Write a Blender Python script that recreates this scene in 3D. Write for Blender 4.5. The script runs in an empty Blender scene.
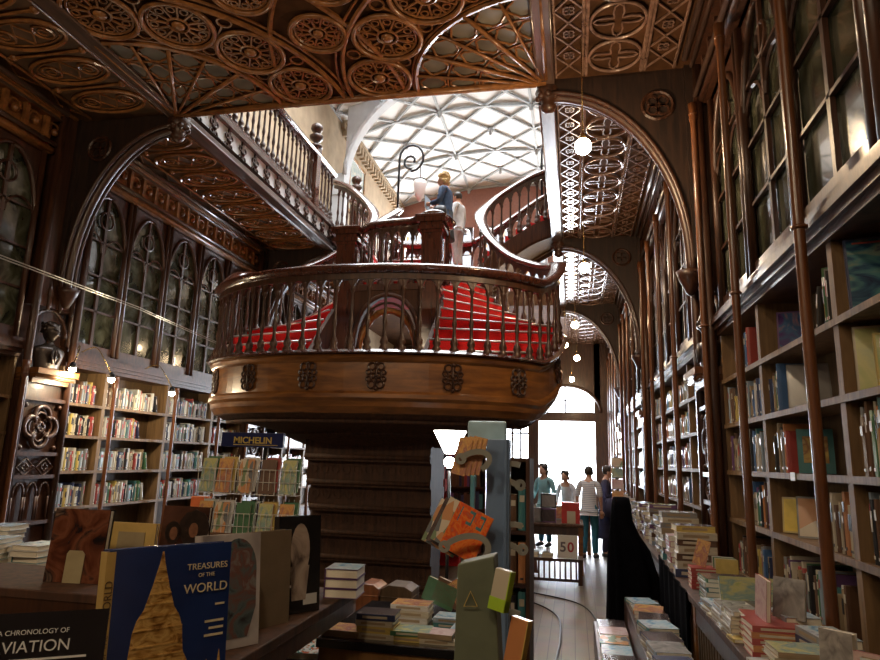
import bpy, bmesh, math, random
from mathutils import Vector, Matrix
random.seed(7)
PI = math.pi
S = bpy.context.scene
COL = S.collection

# ------------------------------------------------------------------ camera
def make_camera():
    f = 645.0
    yd = Vector((573-440, 463-330, f)).normalized()      # world +Y in camera coords (x right, y down, z fwd)
    r = math.radians(0.7)
    u0 = Vector((-math.sin(r), -math.cos(r), 0))
    u = (u0 - yd*u0.dot(yd)).normalized()
    x = yd.cross(u)
    cx = Vector((x[0], yd[0], u[0])); cy = Vector((x[1], yd[1], u[1])); cz = Vector((x[2], yd[2], u[2]))
    M = Matrix((( cx[0], -cy[0], -cz[0], 0), (cx[1], -cy[1], -cz[1], 0), (cx[2], -cy[2], -cz[2], 1.8), (0, 0, 0, 1)))
    cam = bpy.data.cameras.new('camera'); cam.sensor_width = 36; cam.lens = 36*f/880; cam.clip_start = .05
    o = bpy.data.objects.new('camera', cam); COL.objects.link(o); o.matrix_world = M
    S.camera = o
make_camera()

# ------------------------------------------------------------------ materials
def newmat(name):
    m = bpy.data.materials.new(name); m.use_nodes = True
    nt = m.node_tree; b = nt.nodes['Principled BSDF']
    return m, nt, b
def plain(name, c, rough=.6, metal=0, var=.12, scale=12, coat=0, bump=0):
    m, nt, b = newmat(name)
    tc = nt.nodes.new('ShaderNodeTexCoord'); n = nt.nodes.new('ShaderNodeTexNoise'); n.inputs['Scale'].default_value = scale
    r = nt.nodes.new('ShaderNodeValToRGB')
    r.color_ramp.elements[0].position = .3; r.color_ramp.elements[1].position = .7
    r.color_ramp.elements[0].color = tuple(v*(1-var) for v in c)+(1,)
    r.color_ramp.elements[1].color = tuple(min(1, v*(1+var)) for v in c)+(1,)
    nt.links.new(tc.outputs['Object'], n.inputs['Vector']); nt.links.new(n.outputs['Fac'], r.inputs['Fac']); nt.links.new(r.outputs['Color'], b.inputs['Base Color'])
    b.inputs['Roughness'].default_value = rough; b.inputs['Metallic'].default_value = metal
    b.inputs['Coat Weight'].default_value = coat; b.inputs['Coat Roughness'].default_value = .15
    if bump:
        bp = nt.nodes.new('ShaderNodeBump'); bp.inputs['Strength'].default_value = bump
        nt.links.new(n.outputs['Fac'], bp.inputs['Height']); nt.links.new(bp.outputs['Normal'], b.inputs['Normal'])
    return m
def wood(name, c1, c2, rough=.35, stretch=(12, 12, 1.2), scale=2.0, coat=.3, bump=.15):
    m, nt, b = newmat(name)
    tc = nt.nodes.new('ShaderNodeTexCoord'); mp = nt.nodes.new('ShaderNodeMapping'); mp.inputs['Scale'].default_value = stretch
    n = nt.nodes.new('ShaderNodeTexNoise'); n.inputs['Scale'].default_value = scale; n.inputs['Detail'].default_value = 5; n.inputs['Distortion'].default_value = .6
    r = nt.nodes.new('ShaderNodeValToRGB'); e = r.color_ramp.elements
    e[0].position = .32; e[1].position = .7; e[0].color = c1+(1,); e[1].color = c2+(1,)
    nt.links.new(tc.outputs['Object'], mp.inputs['Vector']); nt.links.new(mp.outputs['Vector'], n.inputs['Vector'])
    nt.links.new(n.outputs['Fac'], r.inputs['Fac']); nt.links.new(r.outputs['Color'], b.inputs['Base Color'])
    bp = nt.nodes.new('ShaderNodeBump'); bp.inputs['Strength'].default_value = bump; bp.inputs['Distance'].default_value = .01
    nt.links.new(n.outputs['Fac'], bp.inputs['Height']); nt.links.new(bp.outputs['Normal'], b.inputs['Normal'])
    b.inputs['Roughness'].default_value = rough; b.inputs['Coat Weight'].default_value = coat; b.inputs['Coat Roughness'].default_value = .12
    return m
def emis(name, c, s):
    m, nt, b = newmat(name)
    b.inputs['Base Color'].default_value = c+(1,); b.inputs['Emission Color'].default_value = c+(1,); b.inputs['Emission Strength'].default_value = s
    return m
def picture(name, cols, scale=6, rough=.25, coat=.4, kind='noise', stretch=(1, 1, 1)):
    """printed cover picture: blotches of several ink colours"""
    m, nt, b = newmat(name)
    tc = nt.nodes.new('ShaderNodeTexCoord'); mp = nt.nodes.new('ShaderNodeMapping'); mp.inputs['Scale'].default_value = stretch
    if kind == 'voronoi':
        n = nt.nodes.new('ShaderNodeTexVoronoi'); n.inputs['Scale'].default_value = scale; out = n.outputs['Color']
        sp = nt.nodes.new('ShaderNodeSeparateColor'); nt.links.new(out, sp.inputs['Color']); out = sp.outputs['Red']
    else:
        n = nt.nodes.new('ShaderNodeTexNoise'); n.inputs['Scale'].default_value = scale; n.inputs['Detail'].default_value = 4; n.inputs['Distortion'].default_value = 1.2
        out = n.outputs['Fac']
    r = nt.nodes.new('ShaderNodeValToRGB'); el = r.color_ramp.elements
    k = len(cols); lo, hi = (.3, .7) if kind != 'voronoi' else (0, 1)
    while len(el) < k: el.new(.5)
    for i, c in enumerate(cols): el[i].position = lo+(hi-lo)*i/(k-1); el[i].color = c+(1,)
    if kind == 'voronoi': r.color_ramp.interpolation = 'CONSTANT'
    nt.links.new(tc.outputs['Object'], mp.inputs['Vector']); nt.links.new(mp.outputs['Vector'], n.inputs['Vector'])
    nt.links.new(out, r.inputs['Fac']); nt.links.new(r.outputs['Color'], b.inputs['Base Color'])
    b.inputs['Roughness'].default_value = rough; b.inputs['Coat Weight'].default_value = coat; b.inputs['Coat Roughness'].default_value = .1
    return m
M = {}
M['dark'] = wood('dark_varnished_wood', (.026, .0095, .005), (.075, .028, .013), .42, coat=.15)
M['rail'] = wood('mahogany_rail', (.040, .011, .007), (.10, .030, .016), .24, coat=.8)
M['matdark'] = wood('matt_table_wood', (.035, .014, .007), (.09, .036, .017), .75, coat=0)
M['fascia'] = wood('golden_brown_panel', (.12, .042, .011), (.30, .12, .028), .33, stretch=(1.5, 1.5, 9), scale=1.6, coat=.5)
M['shelf'] = wood('light_shelf_wood', (.13, .075, .034), (.25, .15, .07), .6, coat=0)
M['backp'] = wood('shelf_back_wood', (.055, .032, .014), (.115, .066, .028), .6, coat=0)
M['col'] = wood('red_brown_column_wood', (.085, .028, .009), (.19, .066, .021), .33, coat=.4)
M['spandrel'] = wood('dark_spandrel_wood', (.012, .006, .004), (.036, .016, .009), .55, coat=0)
M['beam'] = wood('polished_beam', (.05, .028, .022), (.12, .07, .05), .3, coat=.8, stretch=(8, 1, 8))
M['trace'] = wood('carved_tracery_wood', (.15, .058, .018), (.34, .14, .042), .36, coat=.35, stretch=(5, 5, 5))
M['traceR'] = wood('carved_tracery_glare', (.15, .085, .06), (.30, .18, .13), .24, coat=1.0, stretch=(5, 5, 5))  # same wood as the other tracery; paler, greyer colour stands in for window glare
M['gold'] = wood('gilded_tracery', (.20, .09, .02), (.40, .20, .05), .35, coat=.4, stretch=(5, 5, 5))
M['panel'] = plain('ceiling_panel_grey', (.13, .115, .09), .6, var=.4, scale=3)
M['ceilbrown'] = plain('ceiling_panel_brown', (.070, .030, .012), .85, var=.35, scale=5); M['ceilbrown'].node_tree.nodes['Principled BSDF'].inputs['Specular IOR Level'].default_value = .15
M['floor'] = None
M['red'] = plain('red_stair_carpet', (.52, .012, .014), .9, var=.15, scale=60, bump=.3)
M['steel'] = plain('nosing_glare_grey', (.62, .60, .58), .3, .7)  # pale grey of the strips stands in for glare on the step edges
M['plaster'] = plain('white_plaster', (.82, .82, .80), .8, var=.03)
M['plasterrib'] = plain('grey_plaster_rib', (.42, .44, .45), .7, var=.06)
M['stone'] = plain('tan_painted_stone', (.38, .29, .19), .8, var=.15, scale=3)
M['palegrey'] = plain('pale_grey_stone', (.60, .62, .64), .7, var=.06, scale=4)
M['iron'] = plain('black_iron', (.02, .02, .022), .35, .6)
M['wire'] = plain('white_wire', (.75, .74, .70), .3, .3)
M['cable'] = plain('steel_cable', (.55, .55, .52), .3, .6)
M['bronze'] = plain('dark_bronze', (.055, .042, .035), .32, .5)
M['brasslamp'] = plain('brass', (.55, .38, .15), .25, .9)
M['glassdark'] = None
M['bulb'] = emis('warm_bulb', (1, .72, .42), 90)
M['spot'] = emis('halogen_bulb', (1, .86, .55), 60)
M['day'] = emis('skylight_glass', (.95, .98, 1.0), 13)
M['page'] = plain('book_pages', (.80, .75, .62), .8, var=.08, scale=80)
M['white'] = plain('white_card', (.80, .80, .78), .5, var=.02)
M['black'] = plain('black_cloth', (.0022, .0022, .0035), 1.0, var=.3, scale=9); M['black'].node_tree.nodes['Principled BSDF'].inputs['Specular IOR Level'].default_value = .05
M['skin'] = plain('skin', (.55, .30, .20), .55, var=.05)

def floor_mat():
    m, nt, b = newmat('worn_floorboards')
    tc = nt.nodes.new('ShaderNodeTexCoord'); mp = nt.nodes.new('ShaderNodeMapping'); mp.inputs['Rotation'].default_value = (0, 0, PI/2)
    br = nt.nodes.new('ShaderNodeTexBrick'); br.inputs['Scale'].default_value = 1
    br.inputs['Brick Width'].default_value = 2.6; br.inputs['Row Height'].default_value = .13; br.inputs['Mortar Size'].default_value = .004
    br.inputs['Color1'].default_value = (.115, .082, .055, 1); br.inputs['Color2'].default_value = (.20, .15, .105, 1); br.inputs['Mortar'].default_value = (.05, .035, .025, 1)
    mx = nt.nodes.new('ShaderNodeMix'); mx.data_type = 'RGBA'; mx.blend_type = 'MULTIPLY'; mx.inputs[0].default_value = .6
    n = nt.nodes.new('ShaderNodeTexNoise'); n.inputs['Scale'].default_value = 3; n.inputs['Detail'].default_value = 6
    nt.links.new(tc.outputs['Object'], mp.inputs['Vector']); nt.links.new(mp.outputs['Vector'], br.inputs['Vector'])
    nt.links.new(tc.outputs['Object'], n.inputs['Vector'])
    nt.links.new(br.outputs['Color'], mx.inputs[6]); nt.links.new(n.outputs['Color'], mx.inputs[7]); nt.links.new(mx.outputs[2], b.inputs['Base Color'])
    b.inputs['Roughness'].default_value = .5
    return m
M['floor'] = floor_mat()
def glassy():
    m, nt, b = newmat('antique_cabinet_glass')
    tc = nt.nodes.new('ShaderNodeTexCoord'); n = nt.nodes.new('ShaderNodeTexNoise'); n.inputs['Scale'].default_value = 2.2; n.inputs['Detail'].default_value = 5; n.inputs['Distortion'].default_value = 1.5
    r = nt.nodes.new('ShaderNodeValToRGB'); el = r.color_ramp.elements; el.new(.5); el.new(.6)
    for i, (p, c) in enumerate([(.35, (.016, .018, .012)), (.5, (.055, .058, .036)), (.6, (.10, .105, .075)), (.72, (.17, .18, .15))]):
        el[i].position = p; el[i].color = c+(1,)
    nt.links.new(tc.outputs['Object'], n.inputs['Vector']); nt.links.new(n.outputs['Fac'], r.inputs['Fac']); nt.links.new(r.outputs['Color'], b.inputs['Base Color'])
    b.inputs['Roughness'].default_value = .12; b.inputs['Coat Weight'].default_value = .5
    bp = nt.nodes.new('ShaderNodeBump'); bp.inputs['Strength'].default_value = .25; nt.links.new(n.outputs['Fac'], bp.inputs['Height']); nt.links.new(bp.outputs['Normal'], b.inputs['Normal'])
    return m
M['glassdark'] = glassy()

# ------------------------------------------------------------------ mesh builder
class MB:
    def __init__(s): s.v = []; s.f = []; s.mi = []; s.sm = []; s.cur = 0; s.smooth = False
    def add(s, vs, fs, sm=None):
        o = len(s.v); s.v += [tuple(v) for v in vs]
        for f in fs: s.f.append(tuple(i+o for i in f)); s.mi.append(s.cur); s.sm.append(s.smooth if sm is None else sm)
    def box(s, x0, x1, y0, y1, z0, z1):
        if x0 > x1: x0, x1 = x1, x0
        if y0 > y1: y0, y1 = y1, y0
        if z0 > z1: z0, z1 = z1, z0
        s.add([(x0,y0,z0),(x1,y0,z0),(x1,y1,z0),(x0,y1,z0),(x0,y0,z1),(x1,y0,z1),(x1,y1,z1),(x0,y1,z1)],
              [(0,3,2,1),(4,5,6,7),(0,1,5,4),(1,2,6,5),(2,3,7,6),(3,0,4,7)], False)
    def obox(s, c, size, M3):
        hx, hy, hz = (d/2 for d in size); c = Vector(c)
        vs = [c+M3@Vector((a*hx, b*hy, d*hz)) for d in (-1, 1) for a, b in ((-1,-1),(1,-1),(1,1),(-1,1))]
        s.add(vs, [(0,3,2,1),(4,5,6,7),(0,1,5,4),(1,2,6,5),(2,3,7,6),(3,0,4,7)], False)
    def beam(s, a, b, w, h, up=(0,0,1)):
        a = Vector(a); b = Vector(b); d = (b-a); L = d.length; d.normalize(); u = Vector(up)
        sd = d.cross(u)
        if sd.length < 1e-4: sd = d.cross(Vector((1,0,0)))
        sd.normalize(); u = sd.cross(d).normalized()
        vs = [p+sd*(i*w/2)+u*(j*h/2) for p in (a, b) for i, j in ((-1,-1),(1,-1),(1,1),(-1,1))]
        s.add(vs, [(0,3,2,1),(4,5,6,7),(0,1,5,4),(1,2,6,5),(2,3,7,6),(3,0,4,7)], False)
    def tube(s, pts, r, n=6, closed=False, cap=True):
        P = [Vector(p) for p in pts]; k = len(P); rr = r if isinstance(r, (list, tuple)) else [r]*k
        vs = []; prev = None
        for i in range(k):
            a = P[i-1] if (i > 0 or closed) else P[i]; b = P[(i+1) % k] if (i < k-1 or closed) else P[i]
            t = (b-a)
            if t.length < 1e-9: t = Vector((0,0,1))
            t.normalize()
            if prev is None:
                u = Vector((0,0,1)) if abs(t.z) < .9 else Vector((1,0,0))
            else: u = prev
            sd = t.cross(u)
            if sd.length < 1e-5: sd = t.cross(Vector((0,1,0)))
            sd.normalize(); u = sd.cross(t).normalized(); prev = u
            for j in range(n):
                an = 2*PI*(j+.5)/n; vs.append(P[i]+(sd*math.cos(an)+u*math.sin(an))*rr[i])
        fs = []
        for i in range(k if closed else k-1):
            i2 = (i+1) % k
            for j in range(n):
                j2 = (j+1) % n; fs.append((i*n+j, i*n+j2, i2*n+j2, i2*n+j))
        if cap and not closed: fs += [tuple(range(n-1, -1, -1)), tuple((k-1)*n+j for j in range(n))]
        s.add(vs, fs, n > 5)
    def ring(s, c, R, r, n=20, m=5, ry=None, ax='z'):
        ry = ry or R
        pts = []
        for i in range(n):
            a = 2*PI*i/n; p, q = R*math.cos(a), ry*math.sin(a)
            pts.append({'z': (c[0]+p, c[1]+q, c[2]), 'y': (c[0]+p, c[1], c[2]+q), 'x': (c[0], c[1]+p, c[2]+q)}[ax])
        s.tube(pts, r, m, closed=True)
    def lathe(s, c, prof, n=12, squash=(1, 1)):
        vs = []; k = len(prof)
        for r, z in prof:
            for j in range(n):
                a = 2*PI*j/n; vs.append((c[0]+r*math.cos(a)*squash[0], c[1]+r*math.sin(a)*squash[1], c[2]+z))
        fs = [(i*n+j, i*n+(j+1) % n, (i+1)*n+(j+1) % n, (i+1)*n+j) for i in range(k-1) for j in range(n)]
        fs += [tuple(range(n-1, -1, -1)), tuple((k-1)*n+j for j in range(n))]
        s.add(vs, fs, True)
    def sphere(s, c, r, n=12, m=8, sc=(1,1,1)):
        prof = [(max(1e-4, math.sin(PI*i/m))*r, -math.cos(PI*i/m)*r*sc[2]) for i in range(m+1)]
        s.lathe(c, prof, n, sc[:2])
    def sweep(s, path, prof, closed_prof=True, cap=True):
        """profile (side, up) swept along path; side = right of travel, kept horizontal"""
        P = [Vector(p) for p in path]; k = len(P); n = len(prof); vs = []
        for i in range(k):
            t = P[min(i+1, k-1)]-P[max(i-1, 0)]; t.z = 0
            t.normalize(); sd = Vector((t.y, -t.x, 0))
            for a, b in prof: vs.append(P[i]+sd*a+Vector((0, 0, b)))
        fs = []
        for i in range(k-1):
            for j in range(n if closed_prof else n-1):
                j2 = (j+1) % n; fs.append((i*n+j, i*n+j2, (i+1)*n+j2, (i+1)*n+j))
        if cap and closed_prof: fs += [tuple(range(n-1, -1, -1)), tuple((k-1)*n+j for j in range(n))]
        s.add(vs, fs)
    def prism(s, poly, d, ax='y'):
        """poly 2D extruded from d[0] to d[1] along axis: 'y' poly=(x,z); 'x' poly=(y,z); 'z' poly=(x,y)"""
        n = len(poly); vs = []
        for e in d:
            for a, b in poly: vs.append({'y': (a, e, b), 'x': (e, a, b), 'z': (a, b, e)}[ax])
        s.add(vs, [tuple(range(n)), tuple(range(2*n-1, n-1, -1))]+[(i, i+n, (i+1) % n+n, (i+1) % n) for i in range(n)], False)
    def build(s, name, mats, parent=None, loc=None, bevel=0, fix=True):
        me = bpy.data.meshes.new(name); me.from_pydata(s.v, [], s.f)
        if not isinstance(mats, (list, tuple)): mats = [mats]
        for m in mats: me.materials.append(M[m] if isinstance(m, str) else m)
        me.polygons.foreach_set('material_index', s.mi); me.polygons.foreach_set('use_smooth', s.sm)
        if fix:
            bm = bmesh.new(); bm.from_mesh(me); bmesh.ops.recalc_face_normals(bm, faces=bm.faces); bm.to_mesh(me); bm.free()
        me.update()
        o = bpy.data.objects.new(name, me); COL.objects.link(o)
        if loc: o.location = loc
        if parent: o.parent = parent
        if bevel:
            b = o.modifiers.new('bevel', 'BEVEL'); b.width = bevel; b.segments = 2; b.limit_method = 'ANGLE'
        return o
def tag(o, label=None, cat=None, group=None, kind=None):
    if label: o['label'] = label
    if cat: o['category'] = cat
    if group: o['group'] = group
    if kind: o['kind'] = kind
    return o
def struct(o): o['kind'] = 'structure'; return o
def empty(name, loc, rz=0, label=None, cat=None, group=None):
    o = bpy.data.objects.new(name, None); COL.objects.link(o); o.location = loc; o.rotation_euler = (0, 0, rz); o.empty_display_size = .1
    return tag(o, label, cat, group)
def copy_tree(o, parent=None):
    c = o.copy(); COL.objects.link(c)
    if parent: c.parent = parent
    for ch in list(o.children): copy_tree(ch, c)
    return c
def inst(src, name, parent, loc, rz=0):
    c = bpy.data.objects.new(name, src.data); COL.objects.link(c); c.parent = parent; c.location = loc; c.rotation_euler = (0, 0, rz); return c
def catmull(P, n=8):
    out = []; P = [Vector(p) for p in P]
    for i in range(len(P)-1):
        p0 = P[max(i-1, 0)]; p1 = P[i]; p2 = P[i+1]; p3 = P[min(i+2, len(P)-1)]
        for k in range(n):
            t = k/n; out.append(.5*((2*p1)+(p2-p0)*t+(2*p0-5*p1+4*p2-p3)*t*t+(3*p1-p0-3*p2+p3)*t**3))
    out.append(P[-1]); return out
def along(path, sp, start=0.0):
    """points and tangent angle every sp metres (horizontal length)"""
    out = []; acc = -start
    for a, b in zip(path, path[1:]):
        d = b-a; L = math.hypot(d.x, d.y)
        while acc <= L and L > 0:
            if acc >= 0: out.append((a+d*(acc/L), math.atan2(d.y, d.x)))
            acc += sp
        acc -= L
    return out
def text_mesh(txt, size, mat, name, parent, loc, rot, depth=.001, align='LEFT', bold=0, scx=1):
    c = bpy.data.curves.new(name, 'FONT'); c.body = txt; c.size = size; c.extrude = depth; c.align_x = align; c.offset = bold
    t = bpy.data.objects.new('tmp_text', c); COL.objects.link(t)
    dg = bpy.context.evaluated_depsgraph_get(); dg.update()
    me = bpy.data.meshes.new_from_object(t.evaluated_get(dg)); me.materials.clear(); me.materials.append(M[mat] if isinstance(mat, str) else mat)
    bpy.data.objects.remove(t); me.name = name
    o = bpy.data.objects.new(name, me); COL.objects.link(o); o.parent = parent; o.location = loc; o.rotation_euler = rot; o.scale = (scx, 1, 1)
    return o
XL, XR = -6.75, 1.45        # cabinet faces
WL, WR = -7.10, 1.80        # walls behind
GL, GR = -5.20, -.26        # gallery edges
ZC = 6.3; ZF = 6.75; YE = 25.0; YB = -1.5
BAYS = [1.5, 7.2, 12.9, 18.6, YE]
# ------------------------------------------------------------------ room shell
b = MB(); b.box(WL-.2, WR+.2, YB-.2, YE+.2, -.1, 0); struct(b.build('floor', 'floor'))
b = MB(); b.box(WL-.2, WL, YB, YE, 0, 12.4); struct(b.build('wall_left', 'stone'))
b = MB(); b.box(WR, WR+.2, YB, YE, 0, 12.4); struct(b.build('wall_right', 'stone'))
b = MB(); b.box(WL-.2, WR+.2, YB-.2, YB, 0, 13.4); struct(b.build('wall_back', 'dark'))
# gallery slabs (ceiling of the ground floor)
b = MB()
b.box(WL, WR, YB, 7.1, ZC, ZF); b.box(WL, GL, 7.1, YE, ZC, ZF); b.box(GR, WR, 7.1, YE, ZC, ZF); b.box(GL, GR, 18.6, YE, ZC, ZF)
struct(b.build('ceiling', ['ceilbrown']))
# inset grey fields between the ribs of the fans
def lerp(a, b, t): return a+(b-a)*t
zt = ZC-.02
placed = []
def rosette(b, x, y, R, r=.022, ns=12):
    if any(math.hypot(x-p, y-q) < R+R2-.03 for p, q, R2 in placed): return
    placed.append((x, y, R))
    b.ring((x, y, zt-.02), R, r*1.3, 28, 6); b.ring((x, y, zt), R*.86, r*.7, 24, 5)
    b.sphere((x, y, zt-.01), R*.2, 8, 5, (1, 1, .5)); b.ring((x, y, zt), R*.3, r*.7, 14, 5)
    for i in range(ns):
        a = 2*PI*i/ns; ca, sa = math.cos(a), math.sin(a)
        b.tube([(x+ca*R*.3, y+sa*R*.3, zt), (x+ca*R*.84, y+sa*R*.84, zt)], r*.6, 4)
        a2 = a+PI/ns; b.ring((x+math.cos(a2)*R*.68, y+math.sin(a2)*R*.68, zt), R*.11, r*.45, 8, 4)
def arc(b, x, y, R, a0, a1, r, n=24, m=5, z=None):
    z = zt if z is None else z
    b.tube([(x+R*math.cos(lerp(a0, a1, i/n)), y+R*math.sin(lerp(a0, a1, i/n)), z) for i in range(n+1)], r, m)
def fan(b, x, y, a0, a1, R=1.56):
    arc(b, x, y, R, a0, a1, .03, z=zt-.02); arc(b, x, y, R*1.03, a0, a1, .015)
    arc(b, x, y, 2.42, a0, a1, .028, z=zt-.02); arc(b, x, y, 2.50, a0, a1, .016)
    nr = 6
    for i in range(nr+1):
        a = lerp(a0, a1, i/nr); ca, sa = math.cos(a), math.sin(a)
        b.tube([(x+ca*.12, y+sa*.12, zt-.04), (x+ca*R, y+sa*R, zt-.03)], .026 if i % 2 == 0 else .018, 6)
        if i < nr:
            m = a+(a1-a0)/nr/2; d = abs(a1-a0)/nr
            for rr, q in ((.62, .36), (1.0, .42), (1.36, .42)):
                cx_, cy_ = x+math.cos(m)*rr, y+math.sin(m)*rr; w = rr*d*q
                pts = []
                for k in range(16):       # pointed loop
                    t = 2*PI*k/16; u = math.cos(t)*.15; v = math.sin(t)*w*(1+.25*math.cos(4*t))
                    pts.append((cx_+math.cos(m)*u-math.sin(m)*v, cy_+math.sin(m)*u+math.cos(m)*v, zt))
                b.tube(pts, .014, 5, closed=True)
            for rr in (.8, 1.18):
                arc(b, x, y, rr, a, a+(a1-a0)/nr, .012, 5, 4)
    n = 4
    for i in range(n):
        a = lerp(a0, a1, (i+.5)/n); rosette(b, x+2.0*math.cos(a), y+2.0*math.sin(a), .37)
    for i in range(n+1):
        a = lerp(a0, a1, i/n); ca, sa = math.cos(a), math.sin(a)
        b.ring((x+1.72*ca, y+1.72*sa, zt), .075, .013, 12, 4); b.ring((x+2.3*ca, y+2.3*sa, zt), .075, .013, 12, 4)
        b.tube([(x+1.8*ca, y+1.8*sa, zt), (x+2.22*ca, y+2.22*sa, zt)], .012, 4)
    pts = [(x+(3.22)*math.cos(lerp(a0, a1, i/24)), y+3.22*math.sin(lerp(a0, a1, i/24)), zt) for i in range(25)]
    pts = [p for p in pts if GL < p[0] < GR]
    if len(pts) > 2: b.tube(pts, .03, 5)
b = MB()
fan(b, GL, 7.1, -PI/2, 0); fan(b, GR, 7.1, -PI/2, -PI)
b.tube([(GL, 7.06, zt-.03), (GR, 7.06, zt-.03)], .045, 6)
xm = (GL+GR)/2
for (x_, s_) in ((GL, 1), (GR, -1)):
    for i in range(5):
        a = -PI/2*(i+.5)/5; rosette(b, x_+s_*2.87*math.cos(a), 7.1+2.87*math.sin(a), .30)
rosette(b, xm, 4.1, .5)
struct(b.build('trim_1', 'trace'))
b = MB()
for x, a0, a1 in ((GL, -PI/2, 0), (GR, -PI/2, -PI)):   # grey fields inside the fans
    n = 6
    for i in range(n):
        for r0, r1 in ((.3, .78), (.82, 1.16), (1.2, 1.53)):
            q0 = lerp(a0, a1, (i+.12)/n); q1 = lerp(a0, a1, (i+.88)/n); vs = []
            for rr, aa in ((r0, q0), (r1, q0), (r1, (q0+q1)/2), (r1, q1), (r0, q1)):
                vs.append((x+rr*math.cos(aa), 7.1+rr*math.sin(aa)))
            b.prism(vs, (ZC-.012, ZC+.001), 'z')
struct(b.build('trim_2', 'panel'))

def left_band(b, y0, y1):
    for x in (GL+.02, GL-.16, XL+.08, XL+.30): b.tube([(x, y0, zt-.02), (x, y1, zt-.02)], .03 if x > -5.3 or x < -6.6 else .018, 6)
    x0 = (GL-.16+XL+.3)/2; n = int((y1-y0)/.62); st = (y1-y0)/n
    for i in range(n):
        y = y0+(i+.5)*st
        b.ring((x0, y, zt-.01), .50, .024, 26, 5, ry=.25); b.ring((x0, y, zt), .43, .011, 22, 4, ry=.19)
        for s_ in (-1, 1):
            b.ring((x0+s_*.25, y, zt), .11, .016, 12, 5); b.ring((x0+s_*.25, y, zt), .05, .012, 8, 4)
            b.tube([(x0, y-.17, zt), (x0+s_*.12, y, zt), (x0, y+.17, zt)], .012, 4)
        yb = y0+i*st
        b.tube([(x0-.56, yb, zt-.01), (x0+.54, yb, zt-.01)], .018, 5)
        b.tube([(GL-.14, yb, zt), (GL, yb+st/2, zt), (GL-.14, yb+st, zt)], .013, 4)
        b.tube([(XL+.28, yb, zt), (XL+.1, yb+st/2, zt), (XL+.28, yb+st, zt)], .013, 4)
        for s_ in (-1, 1): b.sphere((x0+s_*.46, yb, zt), .05, 6, 4)
b = MB(); left_band(b, .2, 7.0); left_band(b, 7.4, 12.75); left_band(b, 13.1, 18.5)
struct(b.build('trim_3', 'trace'))
b = MB(); b.box(XL, GL, 1, 18.5, ZC-.012, ZC+.001)
struct(b.build('trim_4', plain('soffit_field_brown', (.10, .05, .022), .5, var=.5, scale=4)))

def right_band(b, y0, y1, cols=True):
    def lattice(xa, xb):
        n = int((y1-y0)/.36); st = (y1-y0)/n; xc = (xa+xb)/2
        for x in (xa, xb): b.tube([(x, y0, zt-.02), (x, y1, zt-.02)], .016, 5)
        for i in range(n):
            y = y0+i*st
            b.tube([(xa, y, zt), (xb, y+st, zt)], .012, 4); b.tube([(xb, y, zt), (xa, y+st, zt)], .012, 4)
            for k in range(4):
                a = PI/4+k*PI/2; b.ring((xc+.035*math.cos(a), y+.035*math.sin(a), zt), .03, .010, 7, 4)
    lattice(-.14, .16); lattice(.86, 1.18)
    n = int((y1-y0)/.56); st = (y1-y0)/n; x0 = .51
    for x in (.20, .82): b.tube([(x, y0, zt-.02), (x, y1, zt-.02)], .022, 5)
    for i in range(n):
        y = y0+(i+.5)*st
        b.ring((x0, y, zt-.01), .28, .021, 26, 6, ry=st*.47)
        pts = []
        for k in range(32):
            a = 2*PI*k/32; rr = .06+.19*abs(math.cos(2*a))**2.6; pts.append((x0+rr*math.cos(a), y+rr*math.sin(a), zt))
        b.tube(pts, .013, 4, closed=True)
b = MB(); right_band(b, 1, 7.0); right_band(b, 7.4, 12.75); right_band(b, 13.1, 18.5); right_band(b, 18.8, 24.8)
struct(b.build('trim_5', 'traceR'))

# cross arches with solid spandrels
def arch_poly(xa, xb, za, zb, ztop, n=18):
    """opening curve from (xa,za) at the pendant to (xb,zb) at the pier"""
    pts = []
    for i in range(n+1):
        a = PI/2*i/n; pts.append((xa+(xb-xa)*math.sin(a), zb+(za-zb)*math.cos(a)))
    return pts
tn = 6
for Y in (1.3, 7.2, 12.9, 18.6):
    for side in (0, 1):
        b = MB()
        xa, xb, xw = ((GR+.02, 1.30, WR) if side else (GL-.02, -6.62, WL))
        if not side and Y > 13: continue
        c = arch_poly(xa, xb, 6.12, 4.0, ZC)
        for (p, q) in zip(c, c[1:]):
            b.prism([p, q, (q[0], ZC), (p[0], ZC)], (Y-.10, Y+.10))
        b.prism([(xb, 4.0), (xb, ZC), (xw, ZC), (xw, 4.0)], (Y-.16, Y+.16)); struct(b.build('trim_%d' % (tn+60), 'spandrel')); b = MB()
        b.tube([(x, Y, z) for x, z in c]+[(xb, Y, 3.85)], .06, 8); b.tube([(x, Y-.11, z) for x, z in c]+[(xb, Y-.11, 3.85)], .028, 8); b.lathe((xb-(.02 if side else -.02), Y, 3.62), [(.02, 0), (.05, .03), (.09, .12), (.13, .2), (.15, .27)], 12)
        b.tube([(x, Y+.11, z) for x, z in c]+[(xb, Y+.11, 3.85)], .028, 8)
        sx = 1 if side else -1                                     # carved leaf in the spandrel
        ctr = (xb-.30*sx, 5.85)
        b.ring((ctr[0], Y-.11, ctr[1]), .17, .022, 18, 5, ax='y')
        for k in range(4):
            a = PI/4+k*PI/2; b.ring((ctr[0]+.08*math.cos(a), Y-.11, ctr[1]+.08*math.sin(a)), .06, .016, 10, 4, ax='y')
        b.lathe((xa, Y, 5.92), [(.02, 0), (.07, .03), (.10, .08), (.07, .13), (.13, .19), (.16, .27), (.12, .33), (.15, .38)], 12)
        for k in range(8):
            a = 2*PI*k/8; b.sphere((xa+.12*math.cos(a), Y+.12*math.sin(a), 6.12), .045, 6, 5)
        struct(b.build('trim_%d' % tn, 'dark')); tn += 1
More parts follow.
